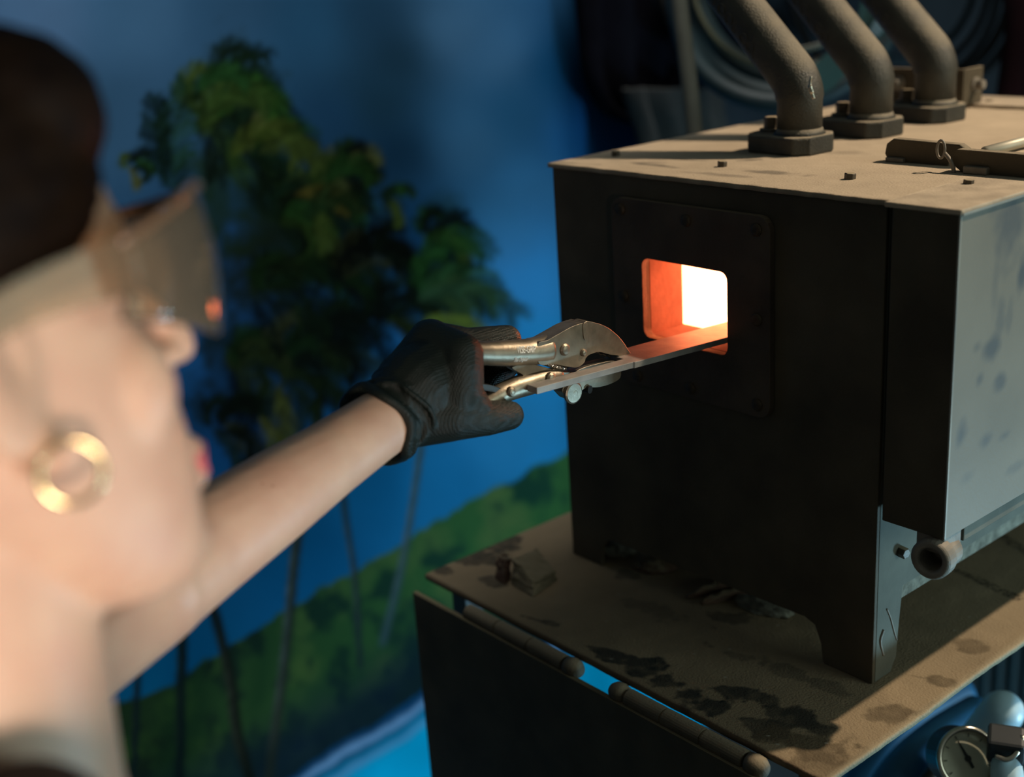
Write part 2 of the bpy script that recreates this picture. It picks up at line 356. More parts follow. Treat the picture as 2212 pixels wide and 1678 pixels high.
# ------------------------------------------------------------------ room shell
FZ = -1.0
XW = -0.60
bm = bmesh.new(); box(bm, XW - 0.12, 3.0, -2.6, 2.4, FZ - 0.05, FZ); tag(obj('floor', bm, 'floor'), 'dark concrete workshop floor', None, kind='structure')
bm = bmesh.new(); box(bm, XW - 0.12, XW - 0.012, -2.6, 2.4, FZ, 1.9); tag(obj('wall_left', bm, 'wall'), 'dark plaster wall behind the mural', None, kind='structure')
bm = bmesh.new(); box(bm, XW - 0.12, 3.0, 2.4, 2.5, FZ, 1.9); tag(obj('wall_back', bm, 'black_wall'), 'black rear wall of the workshop', None, kind='structure')

# ------------------------------------------------------------------ palm mural (a flat print): painted on a canvas, then fixed to the wall
GAIN = 1.36
def paint_mural():
    k = 3; u0, v0, u1, v1 = -700, -900, 2700, 2700
    W_, H_ = (u1 - u0) // k, (v1 - v0) // k
    U, V = np.meshgrid(u0 + k * (np.arange(W_) + 0.5), v0 + k * (np.arange(H_) + 0.5))
    def L3(*c): return np.array(lin(*c))
    # sky from scattered colour samples (inverse distance), printed blue sky with a soft wall shadow painted in
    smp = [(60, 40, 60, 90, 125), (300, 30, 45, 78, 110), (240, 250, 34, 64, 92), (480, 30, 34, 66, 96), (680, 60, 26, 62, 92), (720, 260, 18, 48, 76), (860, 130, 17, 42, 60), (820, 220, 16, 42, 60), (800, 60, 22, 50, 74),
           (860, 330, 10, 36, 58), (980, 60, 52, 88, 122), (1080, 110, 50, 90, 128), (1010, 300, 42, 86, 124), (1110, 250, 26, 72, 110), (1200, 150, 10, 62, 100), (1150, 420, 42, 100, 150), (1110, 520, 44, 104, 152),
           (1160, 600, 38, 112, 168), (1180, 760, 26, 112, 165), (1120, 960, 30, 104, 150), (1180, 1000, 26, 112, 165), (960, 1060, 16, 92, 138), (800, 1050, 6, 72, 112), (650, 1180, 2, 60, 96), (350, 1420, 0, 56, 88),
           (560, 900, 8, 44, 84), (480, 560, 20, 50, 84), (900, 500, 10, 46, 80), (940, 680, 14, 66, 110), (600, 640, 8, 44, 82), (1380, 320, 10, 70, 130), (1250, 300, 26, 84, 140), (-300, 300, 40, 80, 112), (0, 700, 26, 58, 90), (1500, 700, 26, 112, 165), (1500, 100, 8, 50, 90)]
    num = np.zeros((H_, W_, 3)); den = np.zeros((H_, W_, 1))
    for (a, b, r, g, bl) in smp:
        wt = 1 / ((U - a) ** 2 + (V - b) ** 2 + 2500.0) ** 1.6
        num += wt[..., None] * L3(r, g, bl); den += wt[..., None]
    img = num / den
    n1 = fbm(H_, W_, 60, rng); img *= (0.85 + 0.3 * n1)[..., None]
    # sea
    hx = [-700, 100, 268, 379, 500, 634, 727, 820, 926, 1028, 1167, 1228, 1700, 2700]; hy = [1800, 1575, 1517, 1475, 1391, 1313, 1252, 1206, 1132, 1076, 1002, 979, 720, 200]
    hill_y = np.interp(U, hx, hy) + (fbm(H_, W_, 14, rng, 3) - 0.5) * 26
    sx = [-700, 420, 560, 640, 760, 860, 920, 1300, 2700]; sy = [2300, 1800, 1720, 1672, 1590, 1530, 1488, 1330, 760]
    shore_y = np.interp(U, sx, sy) + (fbm(H_, W_, 20, rng, 3) - 0.5) * 24
    hill = V > hill_y
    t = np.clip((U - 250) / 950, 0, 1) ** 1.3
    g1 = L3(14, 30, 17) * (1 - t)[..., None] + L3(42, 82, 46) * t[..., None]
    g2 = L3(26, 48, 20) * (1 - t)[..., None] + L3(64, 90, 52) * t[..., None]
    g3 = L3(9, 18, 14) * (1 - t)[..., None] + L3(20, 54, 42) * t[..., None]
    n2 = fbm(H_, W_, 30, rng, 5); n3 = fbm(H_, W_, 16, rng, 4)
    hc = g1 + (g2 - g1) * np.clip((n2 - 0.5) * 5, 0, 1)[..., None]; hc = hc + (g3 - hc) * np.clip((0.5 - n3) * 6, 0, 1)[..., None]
    img[hill] = hc[hill]
    d = np.clip((V - shore_y + 190) / 190, 0, 1)           # dark rocks above the shore
    rock = hill & (d > 0)
    img = np.where(rock[..., None], img + (L3(10, 24, 34) * (0.6 + n2[..., None]) - img) * (np.clip(d * 1.3, 0, 0.92))[..., None], img)
    wavd = V - shore_y
    sea = wavd > 0
    sc = L3(8, 50, 82) + (L3(0, 138, 182) - L3(8, 50, 82)) * np.clip((wavd - 30) / 60, 0, 1)[..., None]
    n4 = vnoise(H_, W_, 30, rng)
    sc = sc * (0.85 + 0.3 * n4[..., None])
    foam = np.exp(-((wavd - 22 - 14 * n4) / 9) ** 2) + 0.5 * np.exp(-((wavd - 62 - 20 * n4) / 7) ** 2)
    sc = sc + (L3(96, 132, 170) - sc) * np.clip(foam, 0, 0.9)[..., None]
    img = np.where(sea[..., None], sc, img)
    def stamp(us, vs, r, col, a=1.0):
        # soft brush along sample points
        R_ = int(math.ceil(r / k)) + 1
        ix = ((np.asarray(us) - u0) / k).astype(int); iy = ((np.asarray(vs) - v0) / k).astype(int)
        for x, y in zip(ix, iy):
            if R_ <= x < W_ - R_ and R_ <= y < H_ - R_:
                yy, xx = np.mgrid[-R_:R_ + 1, -R_:R_ + 1]
                m_ = np.clip(1.2 - np.hypot(xx, yy) * k / r, 0, 1)[..., None] * a
                sl = img[y - R_:y + R_ + 1, x - R_:x + R_ + 1]; sl += (col - sl) * m_
    # trunks
    trunks = [([(690, 860), (672, 1010), (640, 1180), (618, 1400), (578, 1700)], 13, (34, 44, 40), (88, 104, 104)), ([(730, 950), (745, 1100), (768, 1260), (778, 1440)], 8, (30, 46, 50), (74, 90, 88)),
              ([(918, 640), (915, 900), (893, 1080), (862, 1250), (826, 1390)], 9, (52, 78, 84), (98, 116, 120)), ([(420, 1180), (468, 1340), (500, 1480), (512, 1580), (545, 1700)], 13, (18, 26, 22), (58, 66, 58)),
              ([(396, 1300), (392, 1450), (388, 1700)], 13, (12, 26, 28), (34, 46, 36)), ([(300, 1300), (296, 1500), (288, 1700)], 9, (10, 24, 30), (24, 36, 34))]
    for pts, r, ca, cb in trunks:
        pt = smooth_curve([Vector((a, b, 0)) for a, b in pts], 60)
        for i, q in enumerate(pt):
            f = i / len(pt); hl = max(0, math.sin(math.pi * min(1, max(0, (f - 0.25) / 0.7)))) * (0.75 + 0.25 * math.sin(i * 0.35))
            stamp([q.x], [q.y], r * 0.9, L3(*ca) * 0.55, 0.8); stamp([q.x - r * 0.35], [q.y], r * 0.5, L3(*cb) * 0.8, 0.55 * hl)
    # dark foliage masses
    def blob(cx, cy, rx, ry, col, a):
        m_ = np.clip(1.35 - np.hypot((U - cx) / rx, (V - cy) / ry) + (n3 - 0.5) * 1.6, 0, 1) * a
        img[:] = img + (L3(*col) - img) * m_[..., None]
    for b in [(520, 240, 90, 130, (20, 34, 18), 0.8), (620, 480, 140, 130, (14, 26, 16), 0.9), (560, 620, 120, 160, (10, 20, 16), 0.9), (720, 580, 150, 150, (10, 22, 16), 0.85), (640, 760, 180, 130, (9, 18, 14), 0.85), (480, 420, 80, 120, (18, 36, 20), 0.8), (930, 620, 70, 60, (12, 26, 18), 0.8), (500, 860, 90, 110, (8, 18, 16), 0.8), (960, 470, 45, 60, (18, 40, 22), 0.6), (840, 440, 30, 34, (12, 26, 20), 0.8)]: blob(*b)
    # wind-blown fronds: a curved rib with drooping leaflets
    pal = [(24, 46, 22), (38, 60, 24), (15, 30, 18), (60, 78, 32), (12, 24, 16), (32, 66, 28), (78, 84, 46), (18, 38, 24), (10, 20, 15)]
    def frond(cx, cy, ang, Ln, bend, col, w_=4.5, dense=1.0):
        n = 34; a = math.radians(ang); x, y = cx, cy; r_ = np.random.default_rng(int(abs(cx * 7 + cy * 3 + ang * 11)))
        base = L3(*col) * np.array((0.44, 0.50, 0.54))
        for i in range(n):
            t = i / n; a2 = a + math.radians(bend) * t ** 1.5
            x += math.cos(a2) * Ln / n; y -= math.sin(a2) * Ln / n
            ll = Ln * 0.36 * (0.3 + 0.8 * math.sin(math.pi * min(1, t * 0.85 + 0.12)))
            for sgn in (-1, 1):
                if r_.random() > 0.8 * dense: continue
                # leaflets trail along the rib and hang down in the wind
                la = a2 + sgn * math.radians(34) ; m_ = r_.uniform(0.5, 1.0) * ll; ss = np.linspace(0, m_, max(3, int(m_ / 4)))
                c = base * r_.choice([0.35, 0.6, 0.9, 1.2, 1.7])
                stamp(x + np.cos(la) * ss, y - np.sin(la) * ss + 0.006 * ss ** 2, w_ * r_.uniform(0.7, 1.2), c, 0.55)
            stamp([x], [y], w_ * 0.7, base * 1.4, 0.4)
    crowns = [(430, 240, 150, 9), (500, 180, 130, 8), (540, 330, 150, 9), (590, 470, 160, 9), (680, 420, 140, 9), (740, 350, 80, 6), (560, 640, 160, 8), (740, 600, 140, 9), (815, 540, 100, 7), (920, 520, 110, 7), (915, 640, 130, 8), (620, 800, 150, 8), (500, 780, 140, 7), (845, 430, 42, 5), (285, 358, 48, 5), (470, 920, 120, 6), (700, 740, 150, 8), (840, 690, 110, 7)]
    for (cx, cy, Ln, n) in crowns:
        r_ = np.random.default_rng(cx * 31 + cy)
        for i in range(n):
            ang = -50 + 175 * i / max(1, n - 1) + r_.uniform(-14, 14)
            col = pal[r_.integers(0, len(pal))]; f = 0.5 if cy > 520 and cx < 900 else 0.95
            frond(cx + r_.uniform(-14, 14), cy + r_.uniform(-14, 14), ang, Ln * r_.uniform(0.75, 1.15) * (1.1 if abs(ang) < 80 else 0.85), -120 - r_.uniform(0, 40) if ang > -10 else -40, tuple(c * f for c in col))
    for f in [(905, 590, 70, 200, -150, (34, 70, 30)), (905, 640, 45, 210, -130, (36, 66, 36)), (900, 650, 20, 230, -70, (42, 66, 42)), (915, 690, 0, 140, -40, (92, 104, 40)), (560, 900, -50, 150, -30, (72, 74, 28)), (600, 830, -75, 130, -10, (62, 66, 26)), (470, 260, 75, 190, -170, (34, 70, 26)), (500, 340, 60, 200, -160, (66, 80, 30)), (440, 300, 85, 210, -150, (46, 66, 28)), (380, 430, 95, 250, -25, (22, 48, 24)), (362, 400, 104, 190, -15, (12, 30, 22)), (560, 330, 30, 150, -110, (56, 70, 30)), (640, 420, 10, 120, -60, (80, 76, 32)), (700, 400, 60, 130, -140, (30, 60, 26)), (430, 200, 60, 130, -130, (30, 64, 30)), (660, 480, 65, 150, -150, (22, 44, 22))]:
        frond(*f, w_=5, dense=1.2)
    # sample the canvas onto a wall grid
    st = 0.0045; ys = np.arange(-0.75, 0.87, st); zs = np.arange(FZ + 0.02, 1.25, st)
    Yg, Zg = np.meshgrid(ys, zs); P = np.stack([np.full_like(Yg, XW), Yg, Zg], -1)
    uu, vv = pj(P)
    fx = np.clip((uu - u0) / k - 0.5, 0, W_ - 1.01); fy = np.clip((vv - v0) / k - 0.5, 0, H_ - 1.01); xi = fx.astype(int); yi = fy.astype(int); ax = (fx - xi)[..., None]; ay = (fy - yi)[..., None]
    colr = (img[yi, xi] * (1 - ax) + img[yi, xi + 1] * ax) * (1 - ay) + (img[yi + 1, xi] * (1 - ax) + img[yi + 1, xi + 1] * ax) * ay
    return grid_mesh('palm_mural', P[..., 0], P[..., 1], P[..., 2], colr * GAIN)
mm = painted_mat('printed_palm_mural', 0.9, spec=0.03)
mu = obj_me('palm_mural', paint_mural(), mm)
so = mu.modifiers.new('thick', 'SOLIDIFY'); so.thickness = 0.01; so.offset = -1
tag(mu, 'large printed wall mural of wind-blown palm trees, green hillside and blue sea', 'mural')

# ------------------------------------------------------------------ furnace
W, Hh, Dp = 0.358, 0.40, 0.475
fur = empty('furnace', (W / 2, Dp / 2, 0), 'black boxy metal forge furnace with three elbow pipes and a glowing opening', 'furnace')
OX0, OX1, OZ0, OZ1 = 0.1165, 0.2138, 0.2548, 0.3275
bm = bmesh.new()
outl = [(0, 0), (0.042, 0), (0.046, 0.022), (0.052, 0.031), (0.062, 0.033), (0.29, 0.037), (0.3005, 0.033), (0.307, 0.018), (0.309, 0.002), (0.311, 0), (W, 0), (W, Hh - 0.004), (0, Hh - 0.004)]
plate2d(bm, outl, [rrect(OX0, OX1, OZ0, OZ1, 0.007)], lambda a, b: (a, 0, b), (0, 0.004, 0))
obj('front_panel', bm, 'black_steel', fur, bevel=0.0008)
side = [(0.0042, 0), (0.026, 0), (0.034, 0.012), (0.0365, 0.045), (0.040, 0.075), (0.43, 0.075), (0.44, 0), (Dp, 0), (Dp, Hh - 0.004), (0.0042, Hh - 0.004)]
for xs, mt in ((0.0, 'black_steel'), (W - 0.004, 'side_dust')):
    bm = bmesh.new(); plate2d(bm, side, [], lambda a, b: (xs, a, b), (0.004, 0, 0)); obj('side_panel', bm, mt, fur, bevel=0.0008)
bm = bmesh.new(); box(bm, 0.0045, W - 0.0045, Dp - 0.004, Dp, 0.08, Hh - 0.004); obj('back_panel', bm, 'black_steel', fur)
bm = bmesh.new(); box(bm, 0.0045, W - 0.0045, 0.0045, Dp - 0.0045, 0.060, 0.085); obj('bottom_panel', bm, 'wool', fur)
# weld scars on the right front leg
bm = bmesh.new()
tube(bm, smooth_curve([on(1916, 1315, 0, W + 0.0004), on(1924, 1335, 0, W + 0.0004), on(1932, 1365, 0, W + 0.0004), on(1937, 1382, 0, W + 0.0002)]), 0.0007, 8)
tube(bm, smooth_curve([on(1909, 1360, 0, W + 0.0004), on(1902, 1385, 0, W + 0.0004), on(1908, 1415, 0, W)]), 0.0011, 8)
obj('paint_scrape', bm, 'fitting', fur, smooth=True)
# face plate with screws
fp_bm = bmesh.new()
plate2d(fp_bm, rrect(0.0815, 0.2575, 0.2085, 0.3775, 0.012), [rrect(OX0 + 0.0006, OX1 - 0.0006, OZ0 + 0.0006, OZ1 - 0.0006, 0.0075)], lambda a, b: (a, -0.0062, b), (0, 0.006, 0))
fplate = obj('face_plate', fp_bm, 'plate', fur, bevel=0.0012)
for (u, v, sl) in [(1340, 452, 0.9), (1482, 476, 2.4), (1634, 496, 1.3), (1348, 640, 0.3), (1635, 690, 1.9), (1492, 838, 2.7), (1636, 874, 0.5), (1378, 812, 1.2)]:
    p = on(u, v, 1, -0.0062); bm = bmesh.new()
    lathe(bm, p + Vector((0, 0.001, 0)), (0, -1, 0), [(0, 0.0055), (0.0018, 0.0054), (0.0032, 0.0042), (0.0036, 0.002)], 18)
    s = obj('screw', bm, 'screw', fplate, smooth=False)
    bm = bmesh.new(); m4 = Matrix.Translation(p) @ Matrix.Rotation(sl, 4, 'Y'); box(bm, -0.0042, 0.0042, -0.0030, -0.0022, -0.0006, 0.0006, m4)
# refractory throat and white-hot chamber
TY = 0.046
bm = bmesh.new()
e = 0.0002
for (x0, x1, z0, z1) in ((OX0 - 0.08, OX0 + e, OZ0 - 0.06, OZ1 + 0.06), (OX1 - e, OX1 + 0.08, OZ0 - 0.06, OZ1 + 0.06), (OX0 + e, OX1 - e, OZ0 - 0.06, OZ0 + e), (OX0 + e, OX1 - e, OZ1 - e, OZ1 + 0.06)):
    box(bm, x0, x1, 0.0041, TY, z0, z1)
obj('throat', bm, 'refractory', fur)
bm = bmesh.new()
cx0, cx1, cz0, cz1, cy1 = OX0 - 0.035, OX1 + 0.035, OZ0 - 0.012, OZ1 + 0.028, 0.34
t = 0.02
box(bm, cx0 - t, cx0, TY, cy1, cz0, cz1); box(bm, cx1, cx1 + t, TY, cy1, cz0, cz1); box(bm, cx0 - t, cx1 + t, cy1, cy1 + t, cz0 - t, cz1 + t); box(bm, cx0 - t, cx1 + t, TY, cy1, cz1, cz1 + t); box(bm, cx0 - t, cx1 + t, TY, cy1, cz0 - t, cz0)
obj('hot_chamber', bm, 'glow', fur)
bm = bmesh.new(); g_ = 0.0005; a0, a1, b0, b1, c1 = cx0 - t - g_, cx1 + t + g_, cz0 - t - g_, cz1 + t + g_, cy1 + t + g_
box(bm, a0 - t, a0, TY, c1, b0, b1); box(bm, a1, a1 + t, TY, c1, b0, b1); box(bm, a0 - t, a1 + t, c1, c1 + t, b0 - t, b1 + 0.004); box(bm, a0 - t, a1 + t, TY, c1, b1, b1 + 0.004); box(bm, a0 - t, a1 + t, TY, c1, b0 - t, b0)
obj('glow_jacket', bm, 'wool', fur)  # unseen wool jacket added to keep the chamber glow from leaking out
# dusty lid
def lid():
    x = np.arange(-0.003, 0.3625, 0.002); y = np.arange(-0.003, 0.473, 0.002); X, Y = np.meshgrid(x, y); h, wd = X.shape
    n = fbm(h, wd, 24, rng, 5); n5 = fbm(h, wd, 7, rng, 3)
    col = np.array((0.47, 0.385, 0.285)) * (0.86 + 0.26 * n[..., None]) * (0.94 + 0.12 * n5[..., None])
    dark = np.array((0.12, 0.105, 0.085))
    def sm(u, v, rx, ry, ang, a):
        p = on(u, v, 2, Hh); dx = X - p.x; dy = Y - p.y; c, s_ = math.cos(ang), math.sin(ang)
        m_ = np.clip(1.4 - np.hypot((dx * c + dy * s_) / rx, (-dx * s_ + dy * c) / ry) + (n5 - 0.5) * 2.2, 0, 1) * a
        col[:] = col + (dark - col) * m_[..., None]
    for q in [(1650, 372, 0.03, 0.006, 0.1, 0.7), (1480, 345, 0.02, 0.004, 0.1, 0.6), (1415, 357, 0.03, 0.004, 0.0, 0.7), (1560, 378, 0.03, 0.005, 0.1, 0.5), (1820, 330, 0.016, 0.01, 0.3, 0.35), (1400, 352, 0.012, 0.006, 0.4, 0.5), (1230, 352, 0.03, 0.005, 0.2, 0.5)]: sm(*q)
    edge = np.clip(1 - (Y + 0.003) / 0.006 + (n5 - 0.5) * 1.5, 0, 1)[..., None]; col[:] = col + (np.array((0.16, 0.135, 0.10)) - col) * edge * 0.6
    Z = np.full_like(X, Hh) + (n5 - 0.5) * 0.0006
    me = grid_mesh('lid', X, Y, Z, col); o = obj_me('lid', me, painted_mat('tan_dust_lid', 0.95, 0.35, 500), fur)
    s_ = o.modifiers.new('thick', 'SOLIDIFY'); s_.thickness = 0.0038; s_.offset = -1 if me.polygons[0].normal.z > 0 else 1
lid()
bm = bmesh.new(); box(bm, -0.003, 0.419, 0.474, 0.545, Hh - 0.012, Hh + 0.0035); obj('rear_strip', bm, mat('tan_dust_strip', (0.40, 0.33, 0.25), 0.95, 0, 0.2, 30), fur, bevel=0.001)
for (u, v, r, h) in [(1330, 338, 0.0042, 0.007), (1560, 361, 0.0042, 0.007), (1836, 388, 0.0046, 0.007), (2136, 226, 0.0042, 0.007), (2092, 398, 0.004, 0.005)]:
    p = on(u, v, 2, Hh - 0.0005)
    bm = bmesh.new(); hexbolt(bm, p, (0.05, 0.02, 1), r, h, False); obj('lid_bolt', bm, 'bolt', fur, bevel=0.0003)

# side casing on the right
bm = bmesh.new(); box(bm, 0.366, 0.419, -0.006, 0.47, 0.152, Hh - 0.004)
cas = obj('side_casing', bm, 'black_steel', fur, bevel=0.001)
def casing_face():
    y = np.arange(-0.0058, 0.4695, 0.0025); z = np.arange(0.1525, Hh - 0.0045, 0.0025); Y, Z = np.meshgrid(y, z); h, wd = Y.shape
    n = fbm(h, wd, 30, rng, 4); n5 = fbm(h, wd, 8, rng, 3)
    col = np.array((0.185, 0.175, 0.14)) * (0.8 + 0.4 * n[..., None])
    dk = np.array((0.075, 0.085, 0.09))
    for (u, v, ry, rz, a) in [(2190, 460, 0.02, 0.03, 0.8), (2208, 590, 0.006, 0.012, 1.0), (2140, 753, 0.012, 0.008, 0.9), (2160, 825, 0.008, 0.006, 0.8), (2110, 750, 0.006, 0.004, 0.5), (2075, 940, 0.008, 0.01, 0.8), (2130, 950, 0.01, 0.006, 0.7), (2170, 940, 0.008, 0.003, 0.6), (2160, 690, 0.005, 0.012, 0.5), (2180, 690, 0.004, 0.012, 0.4), (2090, 1030, 0.012, 0.006, 0.4), (2150, 600, 0.004, 0.02, 0.35), (2115, 820, 0.005, 0.005, 0.7), (2190, 1010, 0.02, 0.004, 0.4)]:
        p = on(u, v, 0, 0.4192); m_ = np.clip(1.4 - np.hypot((Y - p.y) / ry, (Z - p.z) / rz) + (n5 - 0.5) * 1.6, 0, 1) * a; col = col + (dk - col) * m_[..., None]
    me = grid_mesh('casing_face', np.full_like(Y, 0.4194), Y, Z, col)
    obj_me('casing_face', me, painted_mat('smeared_steel_face', 0.55, 0.1, 300, 0.4), cas)
casing_face()
bm = bmesh.new(); box(bm, 0.3595, 0.4205, -0.0065, 0.4705, Hh - 0.004, Hh)
obj('casing_top', bm, mat('tan_dust_casing', (0.43, 0.355, 0.265), 0.95, 0, 0.25, 40, 0.3, 400), fur, bevel=0.001)
bm = bmesh.new(); box(bm, 0.4188, 0.4202, -0.0065, -0.0050, 0.153, Hh - 0.004); box(bm, 0.4194, 0.4212, -0.005, 0.47, Hh - 0.0042, Hh - 0.0022); obj('worn_edge', bm, 'casing', cas)
bm = bmesh.new(); box(bm, 0.372, 0.416, 0.028, 0.465, 0.138, 0.1515); obj('bottom_lip', bm, 'side_dust', cas, bevel=0.001)
# eye fitting under the casing
bm = bmesh.new()
c = Vector((0.4125, -0.012, 0.136)); ax = Vector((0.12, -1, 0.05)).normalized()
lathe(bm, c - ax * 0.028, ax, [(0, 0.0135), (0.014, 0.0135), (0.017, 0.0158), (0.027, 0.0158), (0.0295, 0.0143), (0.0295, 0.0102), (0.027, 0.0090), (0.004, 0.0088)], 28)
box(bm, 0.395, 0.4185, -0.004, 0.02, 0.138, 0.154)
obj('eye_fitting', bm, 'fitting', cas, bevel=0.0012)
bm = bmesh.new(); hexbolt(bm, on(1944, 1190, 0, W), (1, -0.15, 0), 0.0048, 0.009, False); obj('leg_bolt', bm, 'bolt', fur, bevel=0.0004)

# three elbow pipes, each on its own bolted flange
def letters(parent, a, d, r, body, ang0, size):
    """raised cast letters wrapped round a pipe: a = start on the axis, d = axis direction"""
    co, fs = text_mesh(body, size, 0.0018, 'LEFT')
    s, t, dd = frame_from(d); out = []
    for x, y, z in co:
        th = ang0 + y / r; rr = r + z + 0.0001
        out.append(Vector(a) + dd * x + (s * math.cos(th) + t * math.sin(th)) * rr)
    me = mesh_from('cast_lettering', out, fs); return obj_me('cast_lettering', me, 'cast_iron', parent)
for k, (yc, xc) in enumerate(((0.153, 0.1640), (0.2645, 0.1625), (0.374, 0.1620))):
    r = 0.0200; zb = Hh + 0.016
    pts = [Vector((xc, yc, zb - 0.001)), Vector((xc, yc, 0.445))]
    ce = 0.034
    for i in range(1, 9):
        a = math.radians(45) * i / 8
        pts.append(Vector((xc - ce * (1 - math.cos(a)), yc, 0.445 + ce * math.sin(a))))
    e0 = pts[-1]; dirv = Vector((-1, 0.0, 1.0)).normalized()
    pts += [e0 + dirv * 0.1, e0 + dirv * 0.32]
    bm = bmesh.new(); rad = [r * 1.02, r] + [r * 1.06] * 8 + [r * 1.02, r]; rad[0] = r
    tube(bm, pts, rad, 40)
    pipe = obj('elbow_pipe', bm, 'cast_iron', fur, smooth=True); pipe['label'] = ('front elbow pipe with a bright weld drip', 'middle elbow pipe', 'rear elbow pipe')[k]
    bm = bmesh.new(); fl = [(xc - 0.047, yc - 0.014), (xc - 0.038, yc - 0.026), (xc + 0.014, yc - 0.029), (xc + 0.025, yc - 0.018), (xc + 0.028, yc + 0.012), (xc + 0.018, yc + 0.026), (xc - 0.036, yc + 0.026), (xc - 0.047, yc + 0.014)]
    plate2d(bm, fl, [], lambda a, b: (a, b, Hh + 0.0002), (0, 0, 0.016)); obj('flange', bm, 'cast_iron', pipe, bevel=0.002)
    bm = bmesh.new(); lathe(bm, (xc, yc, zb - 0.0005), (0, 0, 1), [(0, r + 0.004), (0.003, r + 0.0012), (0.006, r + 0.0002)], 36); obj('fillet', bm, 'cast_iron', pipe, smooth=True)
    bm = bmesh.new(); hexbolt(bm, (xc - 0.0335, yc + 0.003, zb), (0, 0, 1), 0.0075, 0.0125); obj('flange_bolt', bm, 'bolt', pipe, bevel=0.0005)
    s, t, dd = frame_from(dirv)
    view = Vector((-0.10, -0.95, -0.25)); ang = math.atan2(view.dot(t), view.dot(s))
    letters(pipe, e0 + dirv * 0.100, -dirv, r * 1.02, 'TOOL CO.', -math.atan2(view.dot(frame_from(-dirv)[1]), view.dot(frame_from(-dirv)[0])) * -1, 0.015)
    if k == 0:
        bm = bmesh.new(); pc = on(1752, 175, 1, yc - 0.012)
        wp = [on(1752, 165, 1, yc - 0.016), on(1750, 185, 1, yc - 0.0165), on(1754, 200, 1, yc - 0.016), on(1758, 213, 1, yc - 0.0155)]
        tube(bm, smooth_curve(wp), [0.0012] * 8 + [0.0022] * 9 + [0.0016] * 8, 10); obj('weld_drip', bm, 'chrome', pipe, smooth=True)
# bracket behind the rear pipe
bm = bmesh.new()
pa = on(1932, 146, 1, 0.455); pb = on(2082, 232, 1, 0.455)
x0, x1 = pa.x, pb.x
box(bm, x0 - 0.03, x1, 0.452, 0.456, Hh + 0.0005, pa.z); box(bm, x1 - 0.004, x1, 0.456, 0.49, Hh + 0.004, pa.z)
br = obj('rear_bracket', bm, 'black_steel', fur, bevel=0.0006)
bm = bmesh.new(); hexbolt(bm, on(1941, 180, 1, 0.452), (0, -1, 0), 0.0055, 0.008); obj('bracket_bolt', bm, 'fitting', br, bevel=0.0003)
bm = bmesh.new(); hexbolt(bm, Vector((x1, 0.475, Hh + 0.024)), (1, 0, 0), 0.0052, 0.010); obj('bracket_bolt', bm, 'fitting', br, bevel=0.0003)
# latch straps on the lid (stand on edge) with their wire pin
def strap(name, x0, x1, y, z0, z1, th, par, rl=0.011, m_='black_steel'):
    bm = bmesh.new(); plate2d(bm, rrect(x0, x1, z0, z1, min(rl, (z1 - z0) * 0.46)), [], lambda a, b: (a, y, b), (0, th, 0)); return obj(name, bm, m_, par, bevel=0.0008)
yA = 0.142; lz = Hh + 0.0045
pL = on(1911, 330, 1, yA)
bm = bmesh.new(); ya = yA
A = [on(1930, 299, 1, ya), on(2072, 312, 1, ya), on(2088, 324, 1, ya), on(2050, 350, 1, ya), on(2048, 368, 1, ya), on(1950, 362, 1, ya), on(1920, 352, 1, ya), on(1911, 332, 1, ya), on(1915, 310, 1, ya)]
plate2d(bm, [(p.x, p.z) for p in A], [], lambda a, b: (a, ya, b), (0, 0.009, 0)); obj('latch_strap', bm, 'black_steel', fur, bevel=0.0012)
yB = 0.122
A = [on(2066, 322, 1, yB), on(2215, 334, 1, yB)]; dx = (A[1] - A[0])
B_ = [A[0], A[0] + dx * 1.4, on(2215, 392, 1, yB) + dx * 0.4, on(2088, 382, 1, yB), on(2052, 352, 1, yB)]
plate_bm = bmesh.new(); plate2d(plate_bm, [(p.x, p.z) for p in B_], [], lambda a, b: (a, yB, b), (0, 0.009, 0)); obj('latch_strap', plate_bm, 'black_steel', fur, bevel=0.0012)
bm = bmesh.new(); lp = on(2034, 322, 1, yB - 0.002)
ring = [lp + Vector((0.0035 * math.cos(a), -0.001, 0.007 * math.sin(a))) for a in np.linspace(0, 2 * math.pi, 18, endpoint=False)]
tube(bm, ring, 0.0011, 8, closed=True)
tube(bm, smooth_curve([on(2040, 330, 1, yB - 0.002), on(2052, 345, 1, yB - 0.004), on(2060, 368, 1, yB - 0.004), on(2058, 392, 1, yB - 0.004)]), 0.0016, 8)
obj('latch_wire', bm, 'fitting', fur, smooth=True)
bm = bmesh.new(); box(bm, pL.x + 0.003, pL.x + 0.02, yA - 0.004, yA + 0.012, Hh, Hh + 0.004); obj('latch_foot', bm, 'fitting', fur, bevel=0.001); bm = bmesh.new(); q = on(2085, 392, 1, yB); box(bm, q.x, q.x + 0.02, yB - 0.005, yB + 0.012, Hh, Hh + 0.006)
obj('latch_foot', bm, 'fitting', fur, bevel=0.001)
bm = bmesh.new(); tube(bm, [on(2128, 328, 2, Hh + 0.006), on(2300, 283, 2, Hh + 0.006)], 0.0045, 14); obj('lid_rod', bm, 'rod', fur, smooth=True)

